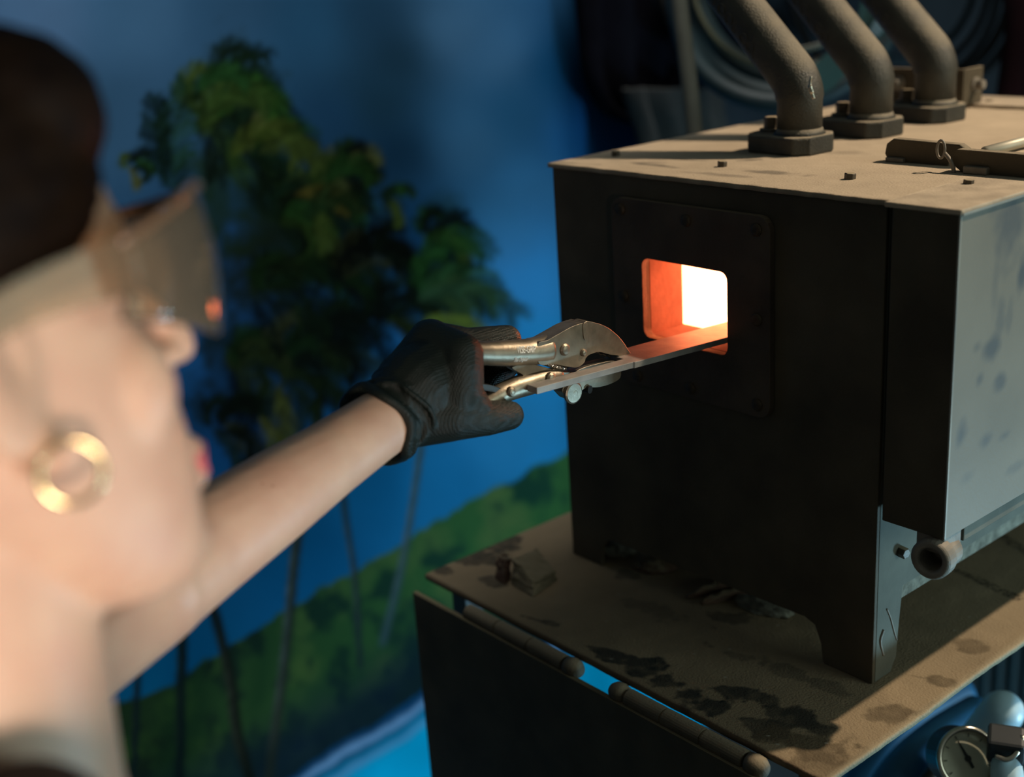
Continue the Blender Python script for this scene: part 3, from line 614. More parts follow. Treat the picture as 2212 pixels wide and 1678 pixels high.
# ------------------------------------------------------------------ bench
TX0, TX1, TY0, TY1 = -0.078, 0.409, -0.1315, 0.66
ben = empty('steel_bench', ((TX0 + TX1) / 2, (TY0 + TY1) / 2, FZ), 'dusty steel plate bench carrying the furnace, with a hinged front flap', 'bench')
def table_top():
    nx, ny = 290, 470; ss = np.linspace(0, 1, nx); y = np.linspace(TY0, TY1, ny); Sx, Y = np.meshgrid(ss, y); h, wd = Y.shape
    wob = (np.interp(y, np.linspace(TY0, TY1, 26), np.random.default_rng(5).normal(0, 0.0007, 26)))[:, None]
    X = TX0 + Sx * (TX1 + wob - TX0)
    n = fbm(h, wd, 44, rng, 5); n5 = fbm(h, wd, 13, rng, 4); n7 = fbm(h, wd, 4, rng, 2); n6 = rng.random((h, wd))
    tan = np.array((0.255, 0.195, 0.122)); col = tan * (0.82 + 0.36 * n[..., None]) * (0.9 + 0.2 * n5[..., None])
    # greyer dust towards the back right
    gk = np.clip((Y - 0.0) / 0.4, 0, 1)[..., None]; col = col * (1 - 0.25 * gk) + np.array((0.19, 0.18, 0.14)) * 0.25 * gk
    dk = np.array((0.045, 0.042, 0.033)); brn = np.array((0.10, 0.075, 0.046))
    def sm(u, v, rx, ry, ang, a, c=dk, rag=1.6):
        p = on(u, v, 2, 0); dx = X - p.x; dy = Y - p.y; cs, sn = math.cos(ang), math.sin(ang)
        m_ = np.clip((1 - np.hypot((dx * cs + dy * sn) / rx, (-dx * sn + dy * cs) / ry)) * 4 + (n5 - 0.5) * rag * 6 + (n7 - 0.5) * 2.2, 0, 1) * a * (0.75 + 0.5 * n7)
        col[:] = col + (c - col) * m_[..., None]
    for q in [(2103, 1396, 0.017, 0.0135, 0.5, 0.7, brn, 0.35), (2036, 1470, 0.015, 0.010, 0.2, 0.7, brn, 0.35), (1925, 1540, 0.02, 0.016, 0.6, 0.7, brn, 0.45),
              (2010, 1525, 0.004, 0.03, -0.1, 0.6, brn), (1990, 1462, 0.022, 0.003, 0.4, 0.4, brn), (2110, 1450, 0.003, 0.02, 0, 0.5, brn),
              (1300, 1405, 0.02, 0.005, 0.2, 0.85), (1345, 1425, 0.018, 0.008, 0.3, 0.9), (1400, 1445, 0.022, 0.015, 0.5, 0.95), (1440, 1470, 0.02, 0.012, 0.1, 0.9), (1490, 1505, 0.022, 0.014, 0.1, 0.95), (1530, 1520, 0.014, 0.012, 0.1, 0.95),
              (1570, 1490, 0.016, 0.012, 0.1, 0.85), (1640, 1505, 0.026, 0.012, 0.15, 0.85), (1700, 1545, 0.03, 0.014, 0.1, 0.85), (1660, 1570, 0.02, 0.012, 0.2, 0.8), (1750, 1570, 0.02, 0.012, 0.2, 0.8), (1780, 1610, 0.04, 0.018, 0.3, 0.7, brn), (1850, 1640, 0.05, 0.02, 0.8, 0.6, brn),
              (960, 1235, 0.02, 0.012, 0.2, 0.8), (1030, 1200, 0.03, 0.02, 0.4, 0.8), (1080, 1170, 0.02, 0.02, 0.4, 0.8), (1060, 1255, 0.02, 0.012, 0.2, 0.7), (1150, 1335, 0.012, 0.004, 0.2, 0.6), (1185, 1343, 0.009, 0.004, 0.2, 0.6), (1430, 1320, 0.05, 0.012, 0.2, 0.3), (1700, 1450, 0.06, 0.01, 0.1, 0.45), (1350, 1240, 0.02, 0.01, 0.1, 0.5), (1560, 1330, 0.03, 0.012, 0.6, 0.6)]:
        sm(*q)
    # crumb trails on the right
    for (ua, va, ub, vb, wdt) in [(2070, 1232, 2195, 1290, 0.005), (2145, 1145, 2230, 1200, 0.006)]:
        a = on(ua, va, 2, 0); b = on(ub, vb, 2, 0); d = (b - a); L2 = d.length_squared
        tt = np.clip(((X - a.x) * d.x + (Y - a.y) * d.y) / L2, 0, 1); ds = np.hypot(X - a.x - tt * d.x, Y - a.y - tt * d.y)
        m_ = (ds < wdt * (0.5 + n5)) & (n6 > 0.35); col[m_] = col[m_] * 0.25 + dk * 0.5
    sp = n6 > 0.9992; col[sp] = np.array((0.36, 0.33, 0.27))
    ed = np.clip(1 - (TX1 - X) / 0.006, 0, 1)[..., None]; col = col + (np.array((0.34, 0.29, 0.2)) - col) * ed * 0.8
    ed = np.clip(1 - (Y - TY0) / 0.004, 0, 1)[..., None]; col = col + (np.array((0.09, 0.06, 0.04)) - col) * ed * 0.7
    Z = (n5 - 0.5) * 0.0012 * np.clip((X - TX0) / 0.01, 0, 1) * (np.abs(X - W / 2) > -1)
    me = grid_mesh('table_top', X, Y, Z - 0.0004, col); o = obj_me('table_top', me, painted_mat('dusty_plate_steel', 0.95, 0.5, 450), ben)
    s_ = o.modifiers.new('thick', 'SOLIDIFY'); s_.thickness = 0.0055; s_.offset = -1 if me.polygons[0].normal.z > 0 else 1
table_top()
YF = -0.1495
bm = bmesh.new(); box(bm, -0.0755, 0.40, YF - 0.001, YF + 0.0045, -0.55, -0.0125); flap = obj('front_flap', bm, mat('black_flap_steel', (0.075, 0.064, 0.040), 0.7, 0, 0.3, 20, 0.2, 300, dust=(0.20, 0.165, 0.10), dust_lo=0.5, dust_hi=0.9, spec=0.25), ben, bevel=0.0008)
def hinge(xa, xb, balls):
    bm = bmesh.new(); y, z, r = -0.1405, -0.0095, 0.0078
    L = xb - xa; prof = []
    segs = np.linspace(0, L, 4)
    for i in range(3):
        a, b = segs[i], segs[i + 1]; prof += [(a + 0.0006, r * 0.86), (a + 0.0012, r), (b - 0.0012, r), (b - 0.0006, r * 0.86)]
    lathe(bm, (xa, y, z), (1, 0, 0), prof, 24); hb = obj('hinge_barrel', bm, 'hinge', ben, smooth=False)
    for xe, sg in balls:
        bm = bmesh.new(); lathe(bm, (xe, y, z), (sg, 0, 0), [(-0.002, 0.004), (0.0015, 0.0045), (0.002, 0.0078), (0.008, 0.0092), (0.014, 0.0085), (0.0185, 0.0055), (0.0198, 0.002)], 24); obj('finial', bm, 'hinge', hb, smooth=True)
hinge(0.002, 0.140, [(0.140, 1)])
hinge(0.2165, 0.343, [(0.2165, -1), (0.343, 1)])
for (x, y) in ((TX0 + 0.02, -0.115), (TX1 - 0.045, -0.105), (TX0 + 0.02, TY1 - 0.03), (TX1 - 0.045, TY1 - 0.03)):
    bm = bmesh.new(); box(bm, x, x + 0.022, y, y + 0.022, FZ, -0.0065); obj('leg', bm, 'leg', ben, bevel=0.001)

# firebrick chunks and scraps
def lump(name, top, base, m_, label, cat, noise=0.0015):
    bm = bmesh.new(); vb = [bm.verts.new(p) for p in base]; vt = [bm.verts.new(p) for p in top]; n = len(base)
    bm.faces.new(vb[::-1]); bm.faces.new(vt)
    for i in range(n): bm.faces.new((vb[i], vb[(i + 1) % n], vt[(i + 1) % n], vt[i]))
    bmesh.ops.subdivide_edges(bm, edges=bm.edges[:], cuts=4, use_grid_fill=True)
    r_ = np.random.default_rng(len(name) + len(label))
    for v in bm.verts:
        if v.co.z > 0.004: v.co += Vector(r_.normal(0, noise * 0.45, 3))
    return tag(obj(name, bm, m_, None, bevel=0.0008), label, cat)
Zb = 0.0006
lump('firebrick_chunk', [on(1108, 1206, 2, 0.026), on(1150, 1255, 2, 0.012), on(1198, 1232, 2, 0.012), on(1160, 1184, 2, 0.026)], [on(1104, 1262, 2, Zb), on(1152, 1290, 2, Zb), on(1204, 1252, 2, Zb), on(1178, 1218, 2, Zb)], 'brick', 'wedge-shaped firebrick chunk with a pale sloping top on the left bench corner', 'brick')
lump('rusty_block', [on(1072, 1200, 2, 0.02), on(1090, 1212, 2, 0.02), on(1104, 1207, 2, 0.022), on(1092, 1188, 2, 0.022)], [on(1070, 1250, 2, Zb), on(1090, 1262, 2, Zb), on(1102, 1252, 2, Zb), on(1094, 1236, 2, Zb)], 'rust', 'small dark rust-red block beside the firebrick chunk', 'block')
for i, (u, v, sx_, sy_, h_, a, lb) in enumerate([(1330, 1190, 0.020, 0.014, 0.012, 0.3, 'crumbled pale clinker lump just inside the left furnace leg'), (1420, 1225, 0.022, 0.016, 0.010, 0.8, 'dark rounded clinker lump under the middle of the furnace'), (1550, 1275, 0.006, 0.034, 0.008, -0.35, 'thin rusty metal strip poking out under the furnace'), (1572, 1290, 0.006, 0.030, 0.007, -0.3, 'darker rusty strip lying right of the other strip under the furnace'), (1650, 1312, 0.03, 0.014, 0.008, 0.1, 'ragged flake of grey refractory wool under the right side of the furnace')]):
    p = on(u, v, 2, 0); bm = bmesh.new(); r_ = np.random.default_rng(i + 3)
    g = bmesh.ops.create_icosphere(bm, subdivisions=3, radius=1)
    cs, sn = math.cos(a), math.sin(a)
    for vt in bm.verts:
        q = vt.co * (1 + r_.normal(0, 0.07)); x_, y_, z_ = q.x * sx_, q.y * sy_, max(q.z * h_, -0.0)
        vt.co = Vector((p.x + x_ * cs - y_ * sn, p.y + x_ * sn + y_ * cs, 0.0006 + z_))
    tag(obj(('clinker_lump', 'clinker_lump', 'scrap_strip', 'scrap_strip', 'wool_flake')[i], bm, ('wool', 'rust', 'rust', 'rust', 'wool')[i], None), lb, ('clinker', 'clinker', 'scrap', 'scrap', 'wool')[i])

# ------------------------------------------------------------------ steel bar in the opening
def bar():
    e0 = Vector((0.2114, 0.0, 0.2663)); e1 = Vector((0.203, -0.209, 0.2747)); d = (e0 - e1).normalized()     # lower near edge
    sd = Vector((-1, 0, 0)); sd = (sd - d * sd.dot(d)).normalized(); up = sd.cross(d); up = up if up.z > 0 else -up
    L = (e0 - e1).length; sh = 0.098; L2 = L + 0.10
    out = [(0, 0), (L2, 0), (L2, 0.034), (sh, 0.034), (sh, 0.012), (0, 0.012)]
    out = [(0, 0.0), (sh - 0.0005, 0.0), (sh + 0.0005, -0.0012), (L2, -0.0012), (L2, 0.034), (sh, 0.034), (sh, 0.0115), (0, 0.0115)]
    bm = bmesh.new(); plate2d(bm, out, [], lambda a, b: e1 + d * a + sd * b, up * 0.0052)
    tag(obj('steel_bar', bm, 'bar', None, bevel=0.0004), 'flat steel bar clamped in the pliers, its far end in the glowing opening', 'bar')
bar()

# ------------------------------------------------------------------ locking pliers
PX = 0.190
def cz(x, y): return (980 + x / 5.53, 660 + y / 5.53)
def pl(x, y, X=PX): p = on(*cz(x, y), 0, X); return (p.y, p.z)
gc = on(1180, 790, 0, PX - 0.007)
pli = empty('locking_pliers', gc, 'worn steel locking pliers gripping the bar, held in the black glove', 'pliers')
def prof(name, pts, x_near, th, m_='pliers', bev=0.0018, sm=True, n=5):
    q = [pl(a, b, x_near) for a, b in pts]
    if sm: q = [(v.x, v.y) for v in smooth_curve([Vector((a, b, 0)) for a, b in q], n, closed=True)]
    bm = bmesh.new(); plate2d(bm, q, [], lambda a, b: (x_near, a, b), (-th, 0, 0)); return obj(name, bm, m_, pli, bevel=bev, seg=3)
# upper handle with the fixed jaw body: a rolled sheet handle (tube) running into a cheek plate
hp = [pl(300, 590), pl(470, 596), pl(720, 592), pl(950, 580), pl(1080, 565), pl(1200, 540)]
hr = [0.0085, 0.0088, 0.0098, 0.0100, 0.0106, 0.0110]
bm = bmesh.new(); hc = smooth_curve([Vector((PX - 0.0085, a, b)) for a, b in hp], 6)
tube(bm, hc, list(np.interp(np.linspace(0, 5, len(hc)), range(6), hr)), 24)
hnd = obj('upper_handle', bm, 'pliers', pli, smooth=True)
prof('jaw_cheek', [(1010, 460), (1120, 415), (1280, 325), (1420, 250), (1560, 212), (1590, 300), (1600, 450), (1580, 600), (1560, 680), (1480, 738), (1380, 732), (1200, 700), (1020, 692)], PX, 0.016)
prof('upper_jaw', [(1555, 212), (1690, 204), (1850, 268), (1990, 390), (2075, 510), (2116, 602), (1985, 645), (1970, 600), (1880, 590), (1740, 556), (1620, 590), (1560, 640), (1530, 500)], PX - 0.002, 0.012, bev=0.003)
bm = bmesh.new(); tp = [pl(1740 + 30 * i, 556 + 9 * i + (18 if i % 2 else 0)) for i in range(8)]
tube(bm, [Vector((PX - 0.0075, a, b)) for a, b in tp], 0.0011, 6); obj('jaw_teeth', bm, 'pliers_dark', pli)
prof('jaw_rib', [(1552, 214), (1600, 212), (1588, 300), (1592, 400), (1562, 400), (1548, 300)], PX + 0.0008, 0.017, bev=0.0012)
# lower jaw below the bar, with its lever, link and release
prof('lower_jaw', [(1300, 1000), (1420, 820), (1560, 740), (1740, 690), (1900, 660), (1985, 690), (1995, 850), (1900, 925), (1750, 972), (1620, 980), (1540, 1010), (1480, 1120), (1400, 1130), (1340, 1080)], PX - 0.003, 0.011, bev=0.002)
prof('toggle_link', [(700, 740), (900, 700), (1010, 715), (1300, 790), (1420, 800), (1400, 880), (1250, 880), (1000, 905), (870, 915), (830, 830)], PX - 0.005, 0.008, bev=0.001)
lh = [pl(420, 1210), pl(620, 1085), pl(800, 1010), pl(980, 955), pl(1150, 905), pl(1330, 860)]
bm = bmesh.new(); hc = smooth_curve([Vector((PX - 0.0075, a, b)) for a, b in lh], 6); tube(bm, hc, list(np.interp(np.linspace(0, 5, len(hc)), range(6), [0.006, 0.0078, 0.0085, 0.0088, 0.0085, 0.007])), 20)
obj('lower_handle', bm, 'pliers', pli, smooth=True)
prof('release_lever', [(320, 940), (450, 950), (650, 1000), (860, 930), (880, 960), (660, 1060), (560, 1050), (330, 1000)], PX - 0.003, 0.007, 'pliers_dark', bev=0.001)
for (x, y, rr, xx) in [(1325, 525, 0.0048, PX), (1160, 870, 0.0046, PX + 0.0012), (685, 1030, 0.0038, PX + 0.0005), (1545, 560, 0.003, PX), (1430, 1040, 0.0062, PX - 0.002)]:
    a, b = pl(x, y, xx); bm = bmesh.new(); lathe(bm, (xx - 0.002, a, b), (1, 0, 0), [(0, rr), (0.0028, rr), (0.0042, rr * 0.7), (0.0046, rr * 0.3)], 20); obj('rivet', bm, 'pliers', pli, smooth=False)
a, b = pl(1440, 1045); bm = bmesh.new(); lathe(bm, (PX - 0.0025, a, b), (1, 0, 0), [(0, 0.0088), (0.0022, 0.0088), (0.003, 0.0075)], 26); obj('washer', bm, 'pliers', pli)
a, b = pl(1620, 1015); bm = bmesh.new(); tube(bm, [(PX - 0.012, a, b), (PX - 0.001, a + 0.002, b)], 0.0032, 12); obj('pivot_nut', bm, 'pliers_dark', pli)
bm = bmesh.new(); a0 = Vector((PX - 0.006, *pl(1060, 680))); a1 = Vector((PX - 0.006, *pl(1390, 770))); dd = a1 - a0; s_, t_, d_ = frame_from(dd)
tube(bm, [a0 + dd * (i / 160) + (s_ * math.cos(i * 0.75) + t_ * math.sin(i * 0.75)) * 0.0017 for i in range(161)], 0.0005, 6); obj('spring', bm, 'chrome', pli)
# etched wording on the upper handle
def etch(body, cx, cy, size, xs, par):
    co, fs = text_mesh(body, size, 0.0003, 'CENTER', 0.35); out = []
    a, b = pl(cx, cy); q0, q1 = pl(720, 592), pl(1080, 565); tilt = math.atan2(q1[1] - q0[1], q1[0] - q0[0]); ct, st_ = math.cos(tilt), math.sin(tilt); r = 0.0102; co[:, 0] *= xs
    zc = pl(cx, 585)[1]
    for x, y, z in co:
        yy = a + x * ct - y * st_; zz = b + x * st_ + y * ct; dz = max(-r * 0.98, min(r * 0.98, zz - (zc + x * st_ * 0.9)))
        out.append((PX - 0.0085 + math.sqrt(max(0, r * r - dz * dz)) + 0.0001 + z, yy, zz))
    obj_me('etched_lettering', mesh_from('etched_lettering', out, fs), 'etch', par)
etch('VISE-GRIP', 855, 525, 0.0068, 0.62, hnd)
etch('The Original', 790, 645, 0.0042, 0.62, hnd)

# ------------------------------------------------------------------ person
HM = Matrix(((0.95004, -0.13918, -0.24035), (0.13088, 0.97919, -0.05076), (0.24241, 0.01677, 0.96936)))
HP = Vector((0.35915, -0.6587, 0.4363)) + Vector(CR) * 0.0050 + Vector(CD) * -0.0015
def hd(x, y, z): return HM @ Vector((x, y, z)) + HP
per = empty('person', (0.38, -0.70, FZ), 'person in black top and one black glove, left arm stretched towards the furnace', 'person')
wr = at(815, 920, 0.885)
sh_l = Vector((0.205, -0.700, 0.185)); sh_r = Vector((0.575, -0.690, 0.250)); nb = Vector((0.398, -0.682, 0.250))
def body():
    bm = bmesh.new()
    def B(c, r): ball(bm, hd(*c), r, HM, 22)
    # skull and face as one loft: (z, front y, back y, half width, y of the widest place)
    lv = [(0.140, -0.008, -0.014, 0.004, -0.012), (0.134, 0.022, -0.048, 0.028, -0.012), (0.120, 0.046, -0.074, 0.047, -0.013), (0.100, 0.066, -0.092, 0.061, -0.014), (0.080, 0.0785, -0.101, 0.0685, -0.014), (0.060, 0.0865, -0.105, 0.0725, -0.013), (0.040, 0.0910, -0.105, 0.0740, -0.010),
          (0.028, 0.0915, -0.103, 0.0735, -0.006), (0.012, 0.0860, -0.100, 0.0722, -0.002), (-0.004, 0.0865, -0.093, 0.0705, 0.000), (-0.020, 0.0885, -0.084, 0.0685, 0.004), (-0.036, 0.0900, -0.070, 0.0655, 0.008), (-0.052, 0.0915, -0.054, 0.0620, 0.010), (-0.068, 0.0915, -0.036, 0.0580, 0.014), (-0.084, 0.0885, -0.016, 0.0525, 0.020), (-0.098, 0.0880, 0.004, 0.0450, 0.028), (-0.109, 0.0820, 0.026, 0.0340, 0.040), (-0.115, 0.0680, 0.044, 0.0160, 0.056)]
    rg = []
    for (z, yf, yb, hw, yc) in lv:
        ring = []
        for j in range(48):
            th = 2 * math.pi * j / 48; c_, s_ = math.cos(th), math.sin(th); pw = 0.86 if s_ > 0 else 0.95
            x = hw * math.copysign(abs(c_) ** pw, c_); y = yc + ((yf - yc) if s_ > 0 else (yc - yb)) * s_
            ring.append(bm.verts.new(hd(x, y, z)))
        rg.append(ring)
    for a_, b_ in zip(rg, rg[1:]):
        for j in range(48): bm.faces.new((a_[j], a_[(j + 1) % 48], b_[(j + 1) % 48], b_[j]))
    bm.faces.new(rg[0]); bm.faces.new(rg[-1])
    for s in (-1, 1):
        B((s * 0.036, 0.052, -0.022), (0.029, 0.026, 0.030)); B((s * 0.0090, 0.096, -0.0185), (0.0065, 0.009, 0.0060))
        ball(bm, hd(s * 0.0775, -0.010, -0.002), (0.0065, 0.019, 0.031), HM @ Matrix.Rotation(s * 0.40, 3, 'Z') @ Matrix.Rotation(-0.2, 3, 'X'), 18)
        ball(bm, hd(s * 0.0725, 0.000, -0.032), (0.005, 0.009, 0.011), HM, 14)
    caps(bm, hd(0, 0.084, 0.022), hd(0, 0.109, -0.012), 0.0080, 0.0090); ball(bm, hd(0, 0.1085, -0.016), (0.0095, 0.010, 0.0085), HM)
    B((0, 0.0915, -0.060), (0.022, 0.009, 0.008)); B((0, 0.0905, -0.073), (0.020, 0.009, 0.008)); B((0, 0.080, -0.099), (0.018, 0.014, 0.013))
    caps(bm, hd(0, -0.012, -0.045), nb, 0.050, 0.055, 26)
    # shoulders, chest, trunk
    caps(bm, nb + Vector((0, 0.0, 0.0)), sh_l + Vector((0.03, 0, 0.0)), 0.058, 0.050); caps(bm, nb + Vector((0, -0.02, -0.01)), sh_r + Vector((-0.03, 0, -0.005)), 0.048, 0.046)
    caps(bm, nb + Vector((0, -0.01, -0.06)), nb + Vector((0, 0.0, -0.19)), 0.062, 0.095, 26); caps(bm, nb + Vector((-0.06, -0.02, -0.10)), Vector((0.33, -0.75, -0.10)), 0.085, 0.085); caps(bm, nb + Vector((0.06, -0.02, -0.10)), Vector((0.44, -0.75, -0.10)), 0.085, 0.085)
    hips = Vector((0.385, -0.80, -0.20)); caps(bm, Vector((0.385, -0.745, -0.08)), hips, 0.115, 0.125, 26)
    for s in (-1, 1):
        h0 = hips + Vector((s * 0.075, 0, -0.03)); kn = Vector((0.385 + s * 0.09, -0.76, -0.56)); an = Vector((0.385 + s * 0.10, -0.82, FZ + 0.09)); chain(bm, [h0, kn, an], [0.082, 0.052, 0.036]); caps(bm, an + Vector((0, -0.01, -0.05)), an + Vector((0, 0.13, -0.055)), 0.035, 0.028)
    # left arm
    el = at(325, 1262, 0.735)
    chain(bm, [sh_l, (sh_l + el) / 2 + Vector((-0.005, 0, 0)), el], [0.050, 0.043, 0.036]); chain(bm, [el, at(435, 1181, 0.77), at(600, 1067, 0.815), at(720, 985, 0.855), wr, at(860, 890, 0.90)], [0.035, 0.0335, 0.0300, 0.0262, 0.0243, 0.024])
    # right arm hanging at the side, with hand
    er = Vector((0.625, -0.76, -0.02)); wr2 = Vector((0.61, -0.65, -0.23)); chain(bm, [sh_r, er, wr2], [0.050, 0.037, 0.025]); ph = wr2 + Vector((-0.005, 0.03, -0.055)); caps(bm, wr2, ph, 0.023, 0.022)
    for j, (ox, ln) in enumerate(((-0.015, 0.06), (-0.006, 0.068), (0.004, 0.064), (0.013, 0.05))):
        b0 = ph + Vector((0.002, ox, -0.006)); chain(bm, [b0, b0 + Vector((-0.004, 0.01, -ln * 0.55)), b0 + Vector((-0.02, 0.016, -ln * 0.95))], [0.0095, 0.0088, 0.0078])
    chain(bm, [wr2 + Vector((-0.008, 0.022, -0.02)), wr2 + Vector((-0.018, 0.048, -0.05)), wr2 + Vector((-0.022, 0.056, -0.08))], [0.012, 0.0105, 0.009])
    co, fs = remeshed(bm, 0.0032, 5, 0.5)
    # eye sockets, mouth line, ear bowls
    inv = HM.transposed(); A = np.array(inv); loc = (co - np.array(HP)) @ A.T
    def dent(c, r, vec):
        d2 = (((loc - np.array(c)) / np.array(r)) ** 2).sum(1); g = np.exp(-d2)[:, None]; return g * np.array(vec)
    dl = np.zeros_like(loc)
    for s in (-1, 1):
        dl += dent((s * 0.031, 0.085, 0.010), (0.015, 0.03, 0.010), (0, -0.006, 0)); dl += dent((s * 0.079, -0.004, 0.004), (0.008, 0.008, 0.014), (-s * 0.005, 0, 0))
    dl += dent((0, 0.10, -0.0665), (0.018, 0.02, 0.0022), (0, -0.004, 0)); dl += dent((0, 0.095, -0.086), (0.02, 0.02, 0.006), (0, -0.003, 0))
    loc = loc + dl; co = loc @ np.array(HM).T + np.array(HP)
    return obj_me('body', mesh_from('body', co, fs), 'skin', per, smooth=True), el
bod, EL = body()
for s in (-1, 1):
    bm = bmesh.new(); ball(bm, hd(s * 0.031, 0.0650, 0.010), 0.0115, HM, 16); ey = obj('eye', bm, 'eye_white', bod, smooth=True)
    bm = bmesh.new(); lathe(bm, hd(s * 0.031, 0.0650 + 0.0108, 0.010), HM @ Vector((0, 1, 0)), [(0, 0.0055), (0.0008, 0.0045)], 16); obj('iris', bm, 'iris', ey)
bm = bmesh.new()
tube(bm, smooth_curve([hd(-0.020, 0.0890, -0.0655), hd(-0.010, 0.0965, -0.0610), hd(0, 0.0990, -0.0620), hd(0.010, 0.0965, -0.0610), hd(0.020, 0.0890, -0.0655)]), 0.0024, 10); tube(bm, smooth_curve([hd(-0.018, 0.0895, -0.0685), hd(-0.009, 0.0948, -0.0730), hd(0, 0.0972, -0.0740), hd(0.009, 0.0948, -0.0730), hd(0.018, 0.0895, -0.0685)]), 0.0027, 10)
obj('lips', bm, 'lip', bod, smooth=True)
# hair, pulled back over the ears into a low bun
def hair():
    bm = bmesh.new(); 
    ball(bm, hd(0, -0.018, 0.058), (0.0845, 0.108, 0.092), HM, 32); ball(bm, hd(0.01, 0.045, 0.092), (0.058, 0.050, 0.040), HM, 24)
    for s in (-1, 1): ball(bm, hd(s * 0.052, -0.064, 0.01), (0.030, 0.042, 0.060), HM, 20)
    ball(bm, hd(0, -0.085, -0.015), (0.055, 0.035, 0.06), HM, 20); ball(bm, hd(0, -0.135, 0.02), (0.04, 0.035, 0.04), HM, 20)
    co, fs = remeshed(bm, 0.0035, 4, 0.5)
    A = np.array(HM.transposed()); loc = (co - np.array(HP)) @ A.T; x, y, z = loc.T
    zb = np.interp(y, [-0.012, 0.006, 0.020, 0.041, 0.058, 0.080, 0.105], [0.014, 0.022, 0.023, 0.028, 0.042, 0.064, 0.083])
    m_ = np.clip((zb - z + 0.004) / 0.008, 0, 1) * np.clip((y + 0.014) / 0.008, 0, 1)
    m_ = np.maximum(m_, np.clip((-0.062 - z) / 0.01, 0, 1))
    cen = np.array((0, -0.012, 0.05)); loc = loc + (cen - loc) * (m_ * 0.24)[:, None]
    st = np.sin((np.arctan2(z - 0.03, y + 0.1) * 60) + 6 * np.sin(x * 60)) * 0.0004 * (1 - m_); nrm = (loc - cen) / np.linalg.norm(loc - cen, axis=1)[:, None]; loc = loc + nrm * st[:, None]
    co = loc @ np.array(HM).T + np.array(HP)
    obj_me('hair', mesh_from('hair', co, fs), 'hair', per, smooth=True)
hair()
# clothing
bm = bmesh.new()
for s, sh in ((-1, sh_l), (1, sh_r)):
    caps(bm, Vector((0.468, -0.688, 0.288)) if s > 0 else nb + Vector((-0.058, -0.022, 0.030)), sh + Vector((-s * 0.02, -0.004, 0.004)), 0.036, 0.057); caps(bm, nb + Vector((s * 0.085, -0.012, -0.035)), sh + Vector((-s * 0.02, -0.004, 0.004)), 0.054, 0.056)
    caps(bm, nb + Vector((s * 0.06, -0.02, -0.10)), Vector((0.385 + s * 0.055, -0.75, -0.10)), 0.096, 0.098); caps(bm, nb + Vector((s * 0.03, -0.05, -0.07)), Vector((0.385 + s * 0.04, -0.765, -0.12)), 0.085, 0.098)
caps(bm, nb + Vector((0, -0.008, -0.13)), nb + Vector((0, 0.0, -0.20)), 0.078, 0.104, 26); caps(bm, nb + Vector((0, -0.05, 0.0)), nb + Vector((0, -0.07, -0.15)), 0.05, 0.08); caps(bm, Vector((0.385, -0.745, -0.08)), Vector((0.385, -0.80, -0.19)), 0.122, 0.134, 26)
caps(bm, sh_l, sh_l + (EL - sh_l) * 0.22, 0.057, 0.054); caps(bm, sh_r, sh_r + Vector((0.025, -0.035, -0.135)), 0.057, 0.051)
co, fs = remeshed(bm, 0.005, 4, 0.5); obj_me('shirt', mesh_from('shirt', co, fs), 'shirt', per, smooth=True)
bm = bmesh.new(); hips = Vector((0.385, -0.80, -0.20)); caps(bm, hips + Vector((-0.03, 0, -0.02)), hips + Vector((0.03, 0, -0.02)), 0.132, 0.132)
for s in (-1, 1): chain(bm, [hips + Vector((s * 0.075, 0, -0.03)), Vector((0.385 + s * 0.09, -0.76, -0.56)), Vector((0.385 + s * 0.10, -0.82, FZ + 0.11))], [0.092, 0.062, 0.052])
co, fs = remeshed(bm, 0.007, 4, 0.5); obj_me('trousers', mesh_from('trousers', co, fs), 'trousers', per, smooth=True)
for s in (-1, 1):
    an = Vector((0.385 + s * 0.10, -0.82, FZ + 0.09)); bm = bmesh.new(); chain(bm, [an + Vector((0, -0.012, -0.046)), an + Vector((0, 0.06, -0.048)), an + Vector((0, 0.14, -0.054))], [0.042, 0.040, 0.034])
    co, fs = remeshed(bm, 0.005, 3, 0.5); co[:, 2] = np.maximum(co[:, 2], FZ + 0.001); obj_me('shoe', mesh_from('shoe', co, fs), 'shoe', per, smooth=True)
